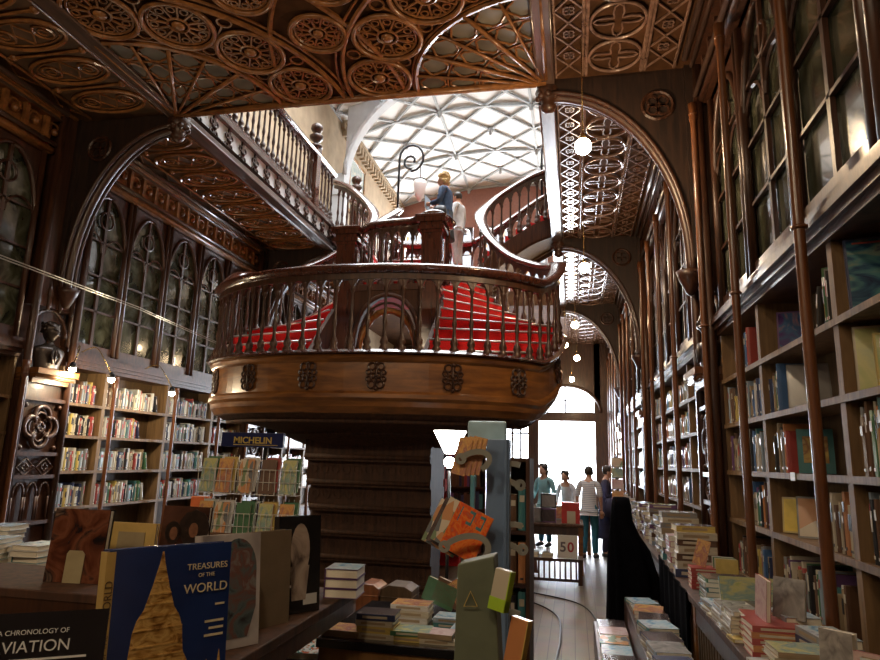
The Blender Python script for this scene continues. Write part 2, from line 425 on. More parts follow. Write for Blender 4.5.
# gallery edge beams
for x, sgn in ((GL, 1), (GR, -1)):
    b = MB()
    b.box(x-.10, x+.085, 1.0, 18.6, ZC-.07, ZC+.02); b.box(x-.06, x+.06, 7.1, 18.6, ZC+.02, ZC+.06)
    for q in (-.10, .085): b.tube([(x+q, 1.0, ZC-.06), (x+q, 18.6, ZC-.06)], .016, 8); b.tube([(x+.05*sgn, 7.1, ZC+.1), (x+.05*sgn, 18.6, ZC+.1)], .03, 8)
    b.box(x-.10, x+.10, 7.1, 18.6, ZF-.02, ZF+.06)
    struct(b.build('trim_%d' % tn, 'beam')); tn += 1
    b = MB(); b.box(x, x+.02*sgn, 7.15, 18.55, ZC+.06, ZF-.02); struct(b.build('trim_%d' % tn, 'palegrey')); tn += 1
    b = MB()
    for i in range(26):
        y = 7.5+i*.43
        b.box(x+.02*sgn, x+.05*sgn, y-.03, y+.03, ZC+.05, ZF)
        for zz in (6.45, 6.6):
            for d in (-1, 1): b.ring((x+.04*sgn, y+d*.06, zz), .04, .016, 8, 4, ax='x')
        b.sphere((x+.05*sgn, y, 6.52), .04, 6, 5)
    struct(b.build('trim_%d' % tn, 'dark')); tn += 1

# ---------------- end wall (towards the street)
def frame(b, x0, x1, y, z0, z1, w=.08, d=.12):
    b.box(x0-w, x0, y-d, y, z0, z1+w); b.box(x1, x1+w, y-d, y, z0, z1+w); b.box(x0, x1, y-d, y, z1, z1+w)
b = MB()
D0, D1 = -1.25, .82
b.box(D1, WR, YE, YE+.2, 0, ZF); b.box(-3.9, -3.5, YE, YE+.2, 0, ZF); b.box(-1.62, D0, YE, YE+.2, 0, ZF); b.box(WL, -5.6, YE, YE+.2, 0, ZF)
b.box(D0, D1, YE, YE+.2, 3.33, 3.68)
b.box(-3.5, -1.62, YE, YE+.2, 0, .9); b.box(-5.6, -3.9, YE, YE+.2, 0, .9)
xc = -.26                                                # arch over the door
c = [(xc+1.30*math.cos(PI*i/24), 3.68+1.0*math.sin(PI*i/24)) for i in range(25)]
for p, q in zip(c, c[1:]): b.prism([p, q, (q[0], ZF), (p[0], ZF)], (YE, YE+.2))
b.box(-5.6, -3.9, YE, YE+.2, 3.6, ZF); b.box(-3.5, -1.62, YE, YE+.2, 3.6, ZF)
b.tube([(x, YE-.04, z) for x, z in c], .06, 8)
b.box(-1.62, D0-.02, YE-.02, YE+.2, 3.3, 4.0); b.box(D1, 1.1, YE-.02, YE+.2, 3.3, 4.0)
frame(b, D0, D1, YE, 0, 3.33, .1)
struct(b.build('wall_end', 'dark'))
# upper end wall with tall windows
b = MB()
b.box(WL, WR, YE, YE+.2, ZF, 7.7); b.box(WL, WR, YE, YE+.2, 11.2, 13.6)
for x in (WL, -5.4, -3.9, -2.4, -.9, .6): b.box(x, x+.45 if x > -7 else x+.3, YE, YE+.2, 7.7, 11.2)
b.box(1.4, WR, YE, YE+.2, 7.7, 11.2)
struct(b.build('wall_upper_end', plain('rose_brown_panelling', (.30, .12, .08), .5)))
# lancet window screens
def lancets(b, x0, x1, y, z0, z1, n, w=.05, hz=()):
    st = (x1-x0)/n
    for i in range(n+1): b.box(x0+i*st-w/2, x0+i*st+w/2, y-.06, y, z0, z1)
    for i in range(n):
        a, c_ = x0+i*st+w/2, x0+(i+1)*st-w/2; m = (a+c_)/2; h = (c_-a)*1.1
        for s_, e in ((-1, a), (1, c_)):
            pts = [(m+(e-m)*math.cos(k/6*PI/2), z1-.06-h+h*math.sin(k/6*PI/2)**.8) for k in range(7)]
            for p, q in zip(pts, pts[1:]): b.prism([p, q, (q[0], z1), (p[0], z1)], (y-.06, y))
    for z in hz: b.box(x0, x1, y-.06, y, z-.03, z+.03)
b = MB(); lancets(b, -3.5, -1.62, YE, .9, 3.6, 6, .07, (1.9, 2.85)); struct(b.build('window_1', 'dark'))
b = MB(); lancets(b, -5.6, -3.9, YE, .9, 3.6, 5, .07, (1.9, 2.85)); struct(b.build('window_2', 'dark'))
b = MB()
for x in (-6.8, -4.95, -3.45, -1.95, -.45, 1.05): lancets(b, x, min(x+1.0, 1.4), YE, 7.7, 11.2, 2, .05, (8.8, 10.0))
struct(b.build('window_3', 'dark'))
def stained():
    m, nt, b = newmat('amber_stained_glass'); nt.nodes.remove(b); tc = nt.nodes.new('ShaderNodeTexCoord'); v = nt.nodes.new('ShaderNodeTexVoronoi'); v.inputs['Scale'].default_value = 5
    sp = nt.nodes.new('ShaderNodeSeparateColor'); r = nt.nodes.new('ShaderNodeValToRGB'); el = r.color_ramp.elements; el.new(.5)
    for i, (p, c) in enumerate(((0, (.40, .28, .18)), (.3, (.34, .345, .35)), (1, (.33, .32, .32)))): el[i].position = p; el[i].color = c+(1,)
    t = nt.nodes.new('ShaderNodeBsdfTransparent'); nt.links.new(tc.outputs['Object'], v.inputs['Vector']); nt.links.new(v.outputs['Color'], sp.inputs['Color']); nt.links.new(sp.outputs['Red'], r.inputs['Fac']); nt.links.new(r.outputs['Color'], t.inputs['Color'])
    nt.links.new(t.outputs['BSDF'], nt.nodes['Material Output'].inputs['Surface']); return m
M['stained'] = stained()
b = MB(); b.box(WL+.3, WR-.05, YE+.10, YE+.11, 7.7, 11.2); struct(b.build('window_6', 'stained'))
b = MB(); b.box(xc-.03, xc+.03, YE+.02, YE+.1, 3.68, 4.68); b.box(-1.5, 1.0, YE+.02, YE+.1, 4.1, 4.14); struct(b.build('window_4', 'dark'))

# ---------------- upper hall: vaulted white ceiling beyond a transverse arch
def vz(x, y=0): t = (x-(WL+WR)/2)/((WR-WL)/2); return 12.3+.75*(1-t*t)
b = MB(); N = 16
for i in range(N):
    xa, xb = lerp(WL-.1, WR+.1, i/N), lerp(WL-.1, WR+.1, (i+1)/N)
    b.prism([(xa, vz(xa)), (xb, vz(xb)), (xb, vz(xb)+.15), (xa, vz(xa)+.15)], (15.5, YE+.1))
struct(b.build('ceiling_upper', 'plaster'))
b = MB(); nx, st = 6, 1.1
px = lambda i: lerp(WL, WR, i/nx)
ny = 6; sy = (YE-15.7)/ny
for i in range(nx):
    for j in range(ny):
        for (ia, ja, ib, jb) in ((i, j, i+1, j+1), (i+1, j, i, j+1)):
            a = (px(ia), 15.7+ja*sy); c2 = (px(ib), 15.7+jb*sy)
            b.tube([(a[0], a[1], vz(a[0])-.04), (c2[0], c2[1], vz(c2[0])-.04)], .045, 4)
for j in range(ny+1):
    if j % 2 == 0: b.tube([(px(k), 15.7+j*sy, vz(px(k))-.05) for k in range(nx+1)], .06, 4)
for i in range(nx+1):
    if i % 2 == 0: b.tube([(px(i), 15.7, vz(px(i))-.05), (px(i), YE, vz(px(i))-.05)], .05, 4)
    for j in range(ny+1):
        if (i+j) % 2 == 0: b.lathe((px(i), 15.7+j*sy, vz(px(i))-.26), [(.02, 0), (.07, .05), (.05, .1), (.12, .17), (.14, .24)], 8)
struct(b.build('trim_%d' % tn, 'plasterrib')); tn += 1
b = MB()       # transverse arch with pale piers
c = [((WL+WR)/2+4.05*math.cos(PI*i/28), 10.2+3.35*math.sin(PI*i/28)) for i in range(29)]
for p, q in zip(c, c[1:]): b.prism([p, q, (q[0], 13.6), (p[0], 13.6)], (17.3, 17.75))
for xa, xb in ((WL, c[-1][0]), (c[0][0], WR)):
    b.box(xa, xb, 17.3, 17.75, ZF, 10.25); b.box(xa-.02, xb+.05, 17.25, 17.8, 9.55, 9.7); b.box(xa, xb+.04, 17.27, 17.78, ZF, 7.0)
b.tube([(x, 17.3, z) for x, z in c], .08, 6)
struct(b.build('trim_%d' % tn, 'palegrey')); tn += 1
b = MB()       # bracketed cornices along both side walls
for x, s_ in ((WL, 1), (WR, -1)):
    b.box(x, x+.12*s_, 17.8, YE, 12.02, 12.2); b.box(x, x+.22*s_, 17.8, YE, 12.2, 12.3)
    for i in range(24): y = 17.95+i*.29; b.box(x, x+.2*s_, y, y+.12, 11.85, 12.15)
struct(b.build('trim_%d' % tn, 'stone')); tn += 1
# skylight over the stair
b = MB(); b.box(WL, WR, YB, 7.6, 12.4, 12.6); b.box(WL, -5.6, 7.6, 15.4, 12.4, 12.6); b.box(.2, WR, 7.6, 15.4, 12.4, 12.6)
struct(b.build('ceiling_plaster_border', 'plaster'))
b = MB()
for x in range(6): xx = lerp(-5.6, .2, x/5); b.box(xx-.04, xx+.04, 7.6, 15.4, 12.35, 12.6)
for j in range(9): yy = lerp(7.6, 15.4, j/8); b.box(-5.6, .2, yy-.04, yy+.04, 12.36, 12.59)
sk = struct(b.build('window_5', 'iron'))
b = MB(); b.box(-5.6, .2, 7.6, 15.4, 12.62, 12.64); b.build('pane', 'day', sk)
# ------------------------------------------------------------------ pilasters
def quatrefoil(b, x, y, z, R, r, ax='x'):
    for k in range(4):
        a = k*PI/2; pts = []
        for i in range(13):
            t = a-PI*.66+i/12*PI*1.32; pts.append((x, y+R*.5*math.cos(a)+R*.46*math.cos(t), z+R*.5*math.sin(a)+R*.46*math.sin(t)))
        b.tube(pts, r, 6)
def pilaster(y, side):
    global tn
    s_ = -1 if side else 1           # direction the face looks
    xf = 1.37 if side else -6.62; xw = WR if side else WL; X = lambda d: xf+d*s_
    b = MB(); b.box(xf-.04*s_, xw, y-.36, y+.36, 0, 2.62)
    b.box(xf-.22*s_, xw, y-.36, y+.36, 2.62, 3.6); b.box(xf-.06*s_, xw, y-.32, y+.32, 3.6, ZC)
    for d in (-.36, .36): b.tube([(X(.0), y+d, 0), (X(.0), y+d, ZC)], .05, 8)
    for z in (.0, .86, 1.42, 1.70, 2.38): b.box(X(-.05), X(.03), y-.34, y+.34, z, z+.045)
    for d in (-.2, 0, .2):                                 # blind lancets
        for q in (-.085, .085): b.tube([(X(0), y+d+q, .92), (X(0), y+d+q, 1.2)], .014, 6)
        b.tube([(X(0), y+d-.085*math.cos(k/10*PI), 1.2+.17*math.sin(k/10*PI)) for k in range(11)], .014, 6)
    for d in (-.15, .15):                                  # lozenges
        b.tube([(X(0), y+d-.14, 1.56), (X(0), y+d, 1.67), (X(0), y+d+.14, 1.56), (X(0), y+d, 1.45)], .014, 6, closed=True)
        quatrefoil(b, X(0), y+d, 1.56, .05, .01)
    quatrefoil(b, X(.0), y, 2.06, .27, .03); quatrefoil(b, X(-.01), y, 2.06, .19, .016); quatrefoil(b, X(.0), y, 2.06, .06, .018)
    for dy in (-1, 1):
        for dz in (-1, 1): b.sphere((X(-.01), y+dy*.27, 2.06+dz*.26), .035, 6, 5)
    # canopy over the niche
    for d in (-.3, -.1, .1, .3): b.lathe((X(-.06), y+d, 3.62), [(.015, -.06), (.035, 0), (.03, .1), (.045, .14), (.005, .34)], 8)
    b.tube([(X(-.10), y-.30*math.cos(k/12*PI), 3.25+.33*math.sin(k/12*PI)) for k in range(13)], .022, 6)
    struct(b.build('trim_%d' % tn, 'dark')); tn += 1
    b = MB()                                               # console
    for i, (d, z0, z1) in enumerate([(.06, 2.60, 2.66), (.12, 2.66, 2.71), (.17, 2.71, 2.78)]): b.box(xf-.2*s_, X(d), y-.30-.02*i, y+.30+.02*i, z0, z1)
    b.tube([(X(.10), y-.31, 2.69), (X(.10), y+.31, 2.69)], .035, 8)
    struct(b.build('trim_%d' % tn, 'fascia' if not side else 'col')); tn += 1
    # bust
    t = empty('bust', (xf-.05*s_, y, 2.781), PI/2 if side else -PI/2)
    t.rotation_euler = (0, 0, -PI/2 if side else PI/2)
    b = MB(); b.lathe((0, 0, 0), [(.185, 0), (.19, .05), (.205, .12), (.235, .20), (.245, .25), (.225, .285), (.15, .31), (.085, .335), (.062, .36), (.058, .42)], 24, (1, .48))
    for q in (-1, 1): b.sphere((q*.17, 0, .235), .075, 12, 8, (1, .85, .8))
    for q in (-1, 1): b.tube([(q*.02, -.10, .29), (q*.07, -.125, .18), (q*.03, -.12, .08)], .018, 6)
    b.tube([(0, -.115, .1), (0, -.125, .22), (0, -.09, .29)], .014, 6)
    # head as one shaped solid
    vs = []; n, m = 16, 12
    for i in range(m+1):
        ph = PI*i/m; z = -math.cos(ph)*.135; rr = math.sin(ph)
        for j in range(n):
            a = 2*PI*j/n; w = .085*(1 if z > -.02 else 1+z*2.2); x = rr*w*math.cos(a); yy = rr*.105*math.sin(a)
            if abs(a-1.5*PI) < .25 and -.05 < z < .03: yy -= .03*(1-abs(z+.01)/.05)
            vs.append((x, yy, z+.50))
    fs = [(i*n+j, i*n+(j+1) % n, (i+1)*n+(j+1) % n, (i+1)*n+j) for i in range(m) for j in range(n)]
    b.add(vs, fs, True)
    for q in (-1, 1): b.sphere((q*.088, .005, .50), .02, 8, 6, (.5, 1, 1.3))
    b.tube([(-.05, -.085, .532), (0, -.10, .525), (.05, -.085, .532)], .012, 6); b.tube([(-.04, -.094, .46), (0, -.108, .468), (.04, -.094, .46)], .014, 6)
    b.build('figure', 'bronze', t)
    b = MB(); b.sphere((0, .015, .545), .105, 14, 10, (1, 1.05, 1))
    for k in range(22): a = k*2.4; b.sphere((.09*math.cos(a), .02+.09*math.sin(a)*.9, .56+.05*math.sin(k*1.7)), .028, 6, 5)
    b.build('hair', 'bronze', t)
    return t
for side in (0, 1):
    for y in (7.1, 12.8, 18.6):
        if side == 0 and y > 12: b_ok = y < 13
        else: b_ok = True
        if not b_ok: continue
        t = pilaster(y, side)
        nm = {7.1: 'nearest the front', 12.8: 'on the second pier', 18.6: 'on the farthest pier'}[y]
        tag(t, 'dark bronze bust on a console, %s wall, %s' % ('right' if side else 'left', nm), 'bust', 'bronze busts on the piers')

# ------------------------------------------------------------------ bookcases with glazed cupboards above
LZ = {0: [1.02, 1.50, 1.98, 2.42], 1: [1.34, 1.77, 2.20, 2.63]}
TOP = {0: 2.90, 1: 3.08}
def bookcase(side, y0, y1, label, detail=True):
    s_ = -1 if side else 1; xf = XR if side else XL; xb = (WR-.02) if side else (WL+.02)
    t = empty('bookcase', ((xf+xb)/2, (y0+y1)/2, 0), 0, label, 'bookcase', 'bookcases along the %s wall' % ('right' if side else 'left'))
    ox, oy = t.location.x, t.location.y
    def mk(b, name, mat, par=t, **k):
        b.v = [(v[0]-ox, v[1]-oy, v[2]) for v in b.v]; return b.build(name, mat, par, **k)
    b = MB(); b.box(xb, xb-.0+.02*s_, y0+.02, y1-.02, .1, TOP[side]); mk(b, 'back_panel', 'backp')
    for y in (y0, y1-.035):
        b = MB(); b.box(xf, xb, y, y+.035, 0, TOP[side]); mk(b, 'side_panel', 'shelf')
    base = LZ[side][0]-.46
    for z in [base]+LZ[side]:
        b = MB(); b.box(xf-.01*s_ if False else xf, xb, y0+.035, y1-.035, z-.028, z); b.box(xf+.012*s_, xf, y0+.0, y1, z-.036, z+.004); mk(b, 'shelf', 'shelf')
    b = MB(); b.box(xf, xb, y0+.035, y1-.035, .05, base-.03); b.box(xf+.03*s_, xf, y0, y1, 0, .12); mk(b, 'plinth', 'dark')
    # cornice ledge
    zt_ = TOP[side]; b = MB()
    for d, z0, z1 in ((.03, 0, .05), (.06, .05, .10), (.09, .10, .14), (.07, .14, .19), (.03, .19, .24)): b.box(xf+d*s_, xb, y0, y1, zt_+z0, zt_+z1)
    mk(b, 'cornice', 'dark')
    return t
def glazed(side, y0, y1, label):
    s_ = -1 if side else 1; xf = (XR+.05) if side else (XL-.05); xb = (WR-.02) if side else (WL+.02)
    z0 = TOP[side]+.25; z1 = 5.62; t = empty('glazed_cupboard', (xf, (y0+y1)/2, z0), 0, label, 'cupboard', 'glazed gothic cupboards above the shelves, %s wall' % ('right' if side else 'left'))
    ox, oy, oz = t.location
    def mk(b, name, mat, par=t): b.v = [(v[0]-ox, v[1]-oy, v[2]-oz) for v in b.v]; return b.build(name, mat, par)
    y0 += .003; y1 -= .003; m = (y0+y1)/2; w = (y1-y0)/2
    b = MB(); b.box(xb-.02, xb+.02, y0, y1, z0, z1+.1) if False else None
    b.box(xf-.05*s_, xb, y0, y0+.05, z0, z1); b.box(xf-.05*s_, xb, y1-.05, y1, z0, z1)
    for y in (y0, y1): b.tube([(xf+.02*s_, y+(.045 if y == y0 else -.045), z0), (xf+.02*s_, y+(.045 if y == y0 else -.045), z1)], .038, 8)
    b.box(xf-.04*s_, xf+.02*s_, y0, y1, z0, z0+.12)
    # pointed head with solid spandrels
    zs = z1-.95; pl = []
    for k in range(9):
        q = k/8; pl.append((m-(w-.04)*(1-q**1.6), zs+.85*math.sin(q*PI/2)))
    pts = pl+[(2*m-a, c_) for a, c_ in reversed(pl)]
    for p, q in zip(pts, pts[1:]):
        if abs(q[0]-p[0]) > 1e-5: b.prism([p, q, (q[0], z1), (p[0], z1)], (xf-.03*s_, xf+.0*s_), 'x')
    b.tube([(xf+.015*s_, a, c_) for a, c_ in pts], .03, 6)
    mk(b, 'frame', 'dark')
    b = MB(); b.box(xf-.02*s_, xf+.012*s_, m-.025, m+.025, z0+.1, z1-.12)
    n = 4
    for i in range(1, n+1):
        z = z0+.1+i*.52
        if z < zs+.5: b.box(xf-.02*s_, xf+.012*s_, y0+.05, y1-.05, z-.014, z+.014)
    for q in (-1, 1):                                      # small cusped heads of the lights
        c2 = m+q*w*.5; b.tube([(xf, c2+(w*.44)*math.cos(k/8*PI), zs-.02+.26*math.sin(k/8*PI)) for k in range(9)], .018, 5)
    b.ring((xf, m, zs+.48), .13, .018, 14, 5, ax='x')
    mk(b, 'glazing_bars', 'dark')
    b = MB(); b.box(xf-.030*s_, xf-.036*s_, y0+.05, y1-.05, z0+.1, z1-.05); mk(b, 'glass_pane', 'glassdark')
    return t
def cornice_band(side, y0, y1):
    global tn
    s_ = -1 if side else 1; xf = XR if side else XL; xb = WR if side else WL
    b = MB(); b.box(xf-.02*s_, xb, y0, y1, 5.62, ZC); b.box(xf+.04*s_, xf-.1*s_, y0, y1, 5.62, 5.70); b.box(xf+.10*s_, xf-.1*s_, y0, y1, 6.08, 6.14); b.box(xf+.16*s_, xf-.1*s_, y0, y1, 6.14, 6.2)
    b.tube([(xf+.05*s_, y0, 5.66), (xf+.05*s_, y1, 5.66)], .04, 6)
    r2 = MB(); r2.tube([(xf+.20*s_, y0, 6.17), (xf+.20*s_, y1, 6.17)], .035, 8); r2.tube([(xf+.11*s_, y0, 5.72), (xf+.11*s_, y1, 5.72)], .03, 8); r2.tube([(xf+.14*s_, y0, 6.07), (xf+.14*s_, y1, 6.07)], .02, 8); struct(r2.build('trim_%d' % (tn+120), 'beam'))
    n = int((y1-y0)/.3)
    for i in range(n):
        y = y0+(i+.5)*(y1-y0)/n
        b.box(xf+.06*s_, xf, y-.03, y+.03, 5.74, 6.08); b.sphere((xf+.04*s_, y+.15, 5.92), .05, 6, 5)
        b.tube([(xf+.02*s_, y+.15-.09*math.cos(k/6*PI), 5.95+.09*math.sin(k/6*PI)) for k in range(7)], .015, 4)
    struct(b.build('trim_%d' % tn, 'trace' if not side else 'dark')); tn += 1
def column(side, y, label):
    hh = 5.62 if side else 2.86
    x = 1.305 if side else -6.60
    t = empty('colonnette', (x, y, 0), 0, label, 'column', 'slender wooden shafts in front of the shelves')
    b = MB(); r_ = .033 if side else .03; b.lathe((0, 0, 0), [(.04, 0), (.04, .5), (r_+.005, .54), (r_, .6), (r_*.95, hh-.22), (.045, hh-.17), (.04, hh-.12), (.05, hh)], 12); b.build('shaft', 'col', t)
    for z in ((.52, 3.18, 5.5) if side else (.52, 2.7)): b = MB(); b.ring((0, 0, z), .036, .014, 12, 6); b.build('collar', 'col', t)
    return t
ordn = ['first', 'second', 'third', 'fourth', 'fifth', 'sixth', 'seventh', 'eighth', 'ninth', 'tenth']
units = {0: [], 1: []}
R0 = [.9, 2.4, 3.9, 5.42, 6.72]
L0 = [2.6, 4.1, 5.4, 6.72]
for i in range(4): units[1].append((R0[i], R0[i+1], 0, '%s right unit before right bust' % ['fourth', 'third', 'second', 'first'][i]))
for k, (a, c_) in enumerate(((7.48, 12.42), (13.18, 18.22), (18.98, 24.6))):
    for i in range(4): units[1].append((lerp(a, c_, i/4), lerp(a, c_, (i+1)/4), k+1, '%s right unit past %s bust' % (ordn[i], ordn[k])))
for i in range(3): units[0].append((L0[i], L0[i+1], 0, '%s left unit before left bust' % ordn[2-i]))
L1 = [7.48, 8.35, 9.87, 11.3, 12.42]
for i in range(4): units[0].append((L1[i], L1[i+1], 1, '%s left unit past left bust' % ordn[i]))
for i in range(4): units[0].append((lerp(13.2, 18.4, i/4), lerp(13.2, 18.4, (i+1)/4), 2, '%s left unit behind staircase' % ordn[i]))
for side in (0, 1):
    for (a, c_, k, lab) in units[side]:
        bookcase(side, a, c_, 'pale wooden open bookcase, '+lab)
        if k < 3 or side: column(side, c_, 'slender round wooden shaft at far edge of '+lab)
    spans = {1: [(.9, 6.72), (7.48, 12.42), (13.18, 18.22), (18.98, 24.6)], 0: [(2.6, 6.72), (7.48, 12.42), (13.2, 18.4)]}[side]
    for k, (a, c_) in enumerate(spans):
        n = 5 if c_-a > 4.5 else 4
        for i in range(n):
            glazed(side, lerp(a, c_, i/n), lerp(a, c_, (i+1)/n), 'dark gothic glazed cupboard, %s wall, %s of the %s run' % ('right' if side else 'left', ordn[i], ordn[k]))
        cornice_band(side, a, c_)

# ------------------------------------------------------------------ books on shelves
PAL = {'cream': (.62, .54, .38), 'white': (.70, .69, .66), 'pale blue': (.30, .42, .55), 'navy blue': (.03, .05, .16), 'bright blue': (.04, .17, .45), 'red': (.50, .04, .03),
       'orange': (.65, .22, .03), 'yellow': (.68, .48, .05), 'green': (.06, .22, .09), 'brown': (.16, .07, .03), 'black': (.02, .02, .025), 'grey': (.28, .28, .28), 'purple': (.16, .05, .22), 'teal': (.03, .25, .28), 'tan': (.40, .28, .14), 'pink': (.60, .25, .28)}
for k, c in PAL.items():
    g_ = sum(c)/3; c = tuple(.85*(.78*v+.22*g_) for v in c)
    M['bk_'+k] = plain('%s_book_cover' % k.replace(' ', '_'), c, .4, var=.10, scale=4, coat=.3)
UB = {}
def unit_book(color):
    """upright book: x = depth (spine at +x), y = thickness, z = height, base at 0"""
    if color in UB: return UB[color]
    b = MB(); pr = [(-.5, -.5), (.40, -.5), (.47, -.38), (.5, 0), (.47, .38), (.40, .5), (-.5, .5), (-.5, .40), (.33, .40), (.33, -.40), (-.5, -.40)]
    b.prism([(a, c) for a, c in pr], (0, 1), 'z')
    b.cur = 1; b.box(-.46, .33, -.40, .40, .012, .985)
    b.cur = 2
    if color not in ('cream', 'white', 'grey', 'yellow', 'tan', 'black'): b.box(.494, .503, -.3, .3, .68, .84)
    elif color != 'white': b.box(.494, .503, -.22, .22, .5, .82)
    b.box(.494, .503, -.2, .2, .08, .13)
    acc = 'bk_cream' if color in ('navy blue', 'black', 'brown', 'red', 'green', 'purple', 'bright blue', 'teal') else random.choice(['bk_navy blue', 'bk_red', 'bk_black'])
    o = b.build('book', ['bk_'+color, 'page', acc], fix=True); me = o.data; bpy.data.objects.remove(o); UB[color] = me; return me
WL_ = {0: ['cream', 'white', 'white', 'cream', 'pale blue', 'grey', 'red', 'yellow', 'navy blue', 'black', 'teal', 'tan', 'white', 'green', 'cream', 'grey', 'black', 'brown', 'white', 'pale blue'],
       1: ['cream', 'yellow', 'white', 'tan', 'orange', 'navy blue', 'red', 'bright blue', 'brown', 'black', 'cream', 'grey', 'tan', 'purple', 'teal', 'green', 'pale blue', 'cream', 'tan', 'white', 'brown', 'cream', 'black', 'grey', 'brown']}
shn = {0: {0: 'fourth', 1: 'third', 2: 'second', 3: 'top'}, 1: {0: 'fourth', 1: 'third', 2: 'second', 3: 'top'}}
cnt = 0
def shelf_row(side, a, c_, z, where, maxh, thick, fill=1.0, start=0.0, hrange=(.55, .85), group='books'):
    global cnt
    y = a+.05+start; end = a+.05+(c_-a-.1)*fill; i = 0; xf = XR if side else XL
    lean = False; y_last = y
    while True:
        th = random.uniform(*thick); h = maxh*random.uniform(*hrange); d = random.uniform(.17, .24) if not side else random.uniform(.20, .27)
        if y+th > end: break
        col = random.choice(WL_[side]); i += 1
        o = bpy.data.objects.new('book', unit_book(col)); COL.objects.link(o)
        o.scale = (d, th, h); ang = 0
        inset = random.uniform(.01, .04); 
        o.location = ((xf+d/2+inset) if side else (xf-d/2-inset), y+th/2, z+.0045)
        o.rotation_euler = (0, 0, PI if side else 0)
        tag(o, '%s book, %s shelf, %s, %s from near end' % (col, where[0], where[1], ordn[i-1] if i <= 10 else '%dth' % i), 'book', group)
        y += th+random.choice([.001, .001, .002, .004]); cnt += 1
    # last book leans against its neighbour
    if c_-y > .22 and i:
        th = random.uniform(*thick); h = maxh*.7; ang = .22; col = random.choice(WL_[side]); d = .2
        o = bpy.data.objects.new('book', unit_book(col)); COL.objects.link(o); o.scale = (d, th, h)
        o.rotation_euler = (ang, 0, 0) if not side else (-ang, 0, PI)
        o.location = ((xf+d/2+.02) if side else (xf-d/2-.02), y+h*math.sin(ang)+th/2+.002, z+.0045+th/2*math.sin(ang))
        tag(o, '%s leaning book, %s shelf, %s' % (col, where[0], where[1]), 'book', group); cnt += 1
def place(mesh_col, side, yc, z, d, th, h, lab, group):
    xf = XR if side else XL
    o = bpy.data.objects.new('book', unit_book(mesh_col)); COL.objects.link(o); o.scale = (d, th, h)
    o.location = ((xf+d/2+.02) if side else (xf-d/2-.02), yc, z+.0045); o.rotation_euler = (0, 0, PI if side else 0); tag(o, lab, 'book', group)
# left wall, bay beyond the bust (and one unit nearer)
for (a, c_, k, lab) in units[0]:
    if k == 1 or (k == 0 and a > 5):
        for j, z in enumerate(LZ[0]):
            if k == 0 and j < 2: continue
            f = random.choice([.55, .66, .84, .74, .6]) if a < 9.8 else .93
            if k == 1 and a < 8 : f = .9
            shelf_row(0, a, c_, z, (shn[0][j], lab), .38, (.026, .055), f, 0, (.62, .86), 'books upright on the left wall shelves')
# right wall first run
for (a, c_, k, lab) in units[1]:
    if k == 0 and a > 2:
        for j, z in enumerate(LZ[1]):
            g = 'books upright on the near right wall shelves'
            w = (shn[1][j], lab)
            if a > 5: shelf_row(1, a, c_, z, w, .37, (.022, .05), .97 if j in (1, 2) else .6, .35 if j == 3 else 0, (.6, .95), g)
            elif a > 3: shelf_row(1, a, c_, z, w, .38, (.016, .045), {0: .26, 1: .98, 2: .98, 3: .16}[j], {0: 0, 1: 1.10, 2: 1.14, 3: 0}[j], (.65, .95), g)
            else: shelf_row(1, a, c_, z, w, .40, (.016, .045), {0: .98, 1: .98, 2: .70, 3: .3}[j], {0: .5, 1: .62, 2: .0, 3: 0}[j], (.75, .97), g)
        shelf_row(1, a, c_, .88, ('lowest', lab), .36, (.02, .05), .95, .2, (.6, .9), 'books upright on the near right wall shelves')
        zb = .90
    if k == 1:
        for j, z in enumerate(LZ[1]):
            shelf_row(1, a, c_, z, (shn[1][j], lab), .36, (.04, .085), random.choice([.7, .92]), 0, (.6, .9), 'books upright on the right wall shelves past the first bust')
# everything farther away as one mass of books
b = MB(); cols = ['bk_'+c for c in ('cream', 'white', 'red', 'navy blue', 'tan', 'teal', 'yellow', 'grey')]
for side in (0, 1):
    xf = XR if side else XL; s_ = -1 if side else 1
    for (a, c_, k, lab) in units[side]:
        if k < 2: continue
        for z in LZ[side]:
            y = a+.06
            while y < c_-.12:
                th = random.uniform(.04, .08); b.cur = random.randrange(8); b.box(xf-.03*s_, xf-.24*s_, y, y+th, z+.005, z+random.uniform(.22, .33)); y += th+.003
tag(b.build('distant_books', cols), 'rows of small distant books filling the shelves towards the street end', 'books', kind='stuff')
print('shelf books', cnt)
# ------------------------------------------------------------------ the staircase
XC = (GL+GR)/2
st = empty('staircase', (XC, 9.2, 0), 0, 'sweeping double staircase of carved dark wood with red steps and a rounded front landing', 'staircase')
def SB(b, name, mats, par=st, **k):
    b.v = [(v[0], v[1]-9.2, v[2]) for v in b.v]; return b.build(name, mats, par, **k)
OX, OY = 2.56, 1.76
def ez(ph):    # floor height along the ellipse
    a = -math.radians(28)
    return 3.0 if ph < a else 3.0+.5*((ph-a)/(-a))**1.3
key = []
n = 22
for i in range(n+1):
    ph = -PI/2+(PI/2)*i/n; sx = math.cos(ph)
    key.append(Vector((OX*(abs(sx)**.86 if sx > 0 else 0), 9.2+OY*math.sin(ph), ez(ph))))
up = [(2.50, 9.62, 3.62), (2.24, 10.05, 3.76), (1.75, 10.55, 4.1), (1.32, 10.95, 4.6), (1.08, 11.35, 5.15), (1.16, 11.75, 5.55), (1.5, 12.1, 5.98), (2.0, 12.5, 6.45), (2.46, 12.9, 6.75)]
half = key+[Vector(p) for p in up]
half = key[:-1]+catmull([key[-1]]+[Vector(p) for p in up], 5)
full = [Vector((-p.x, p.y, p.z)) for p in reversed(half)]+half[1:]
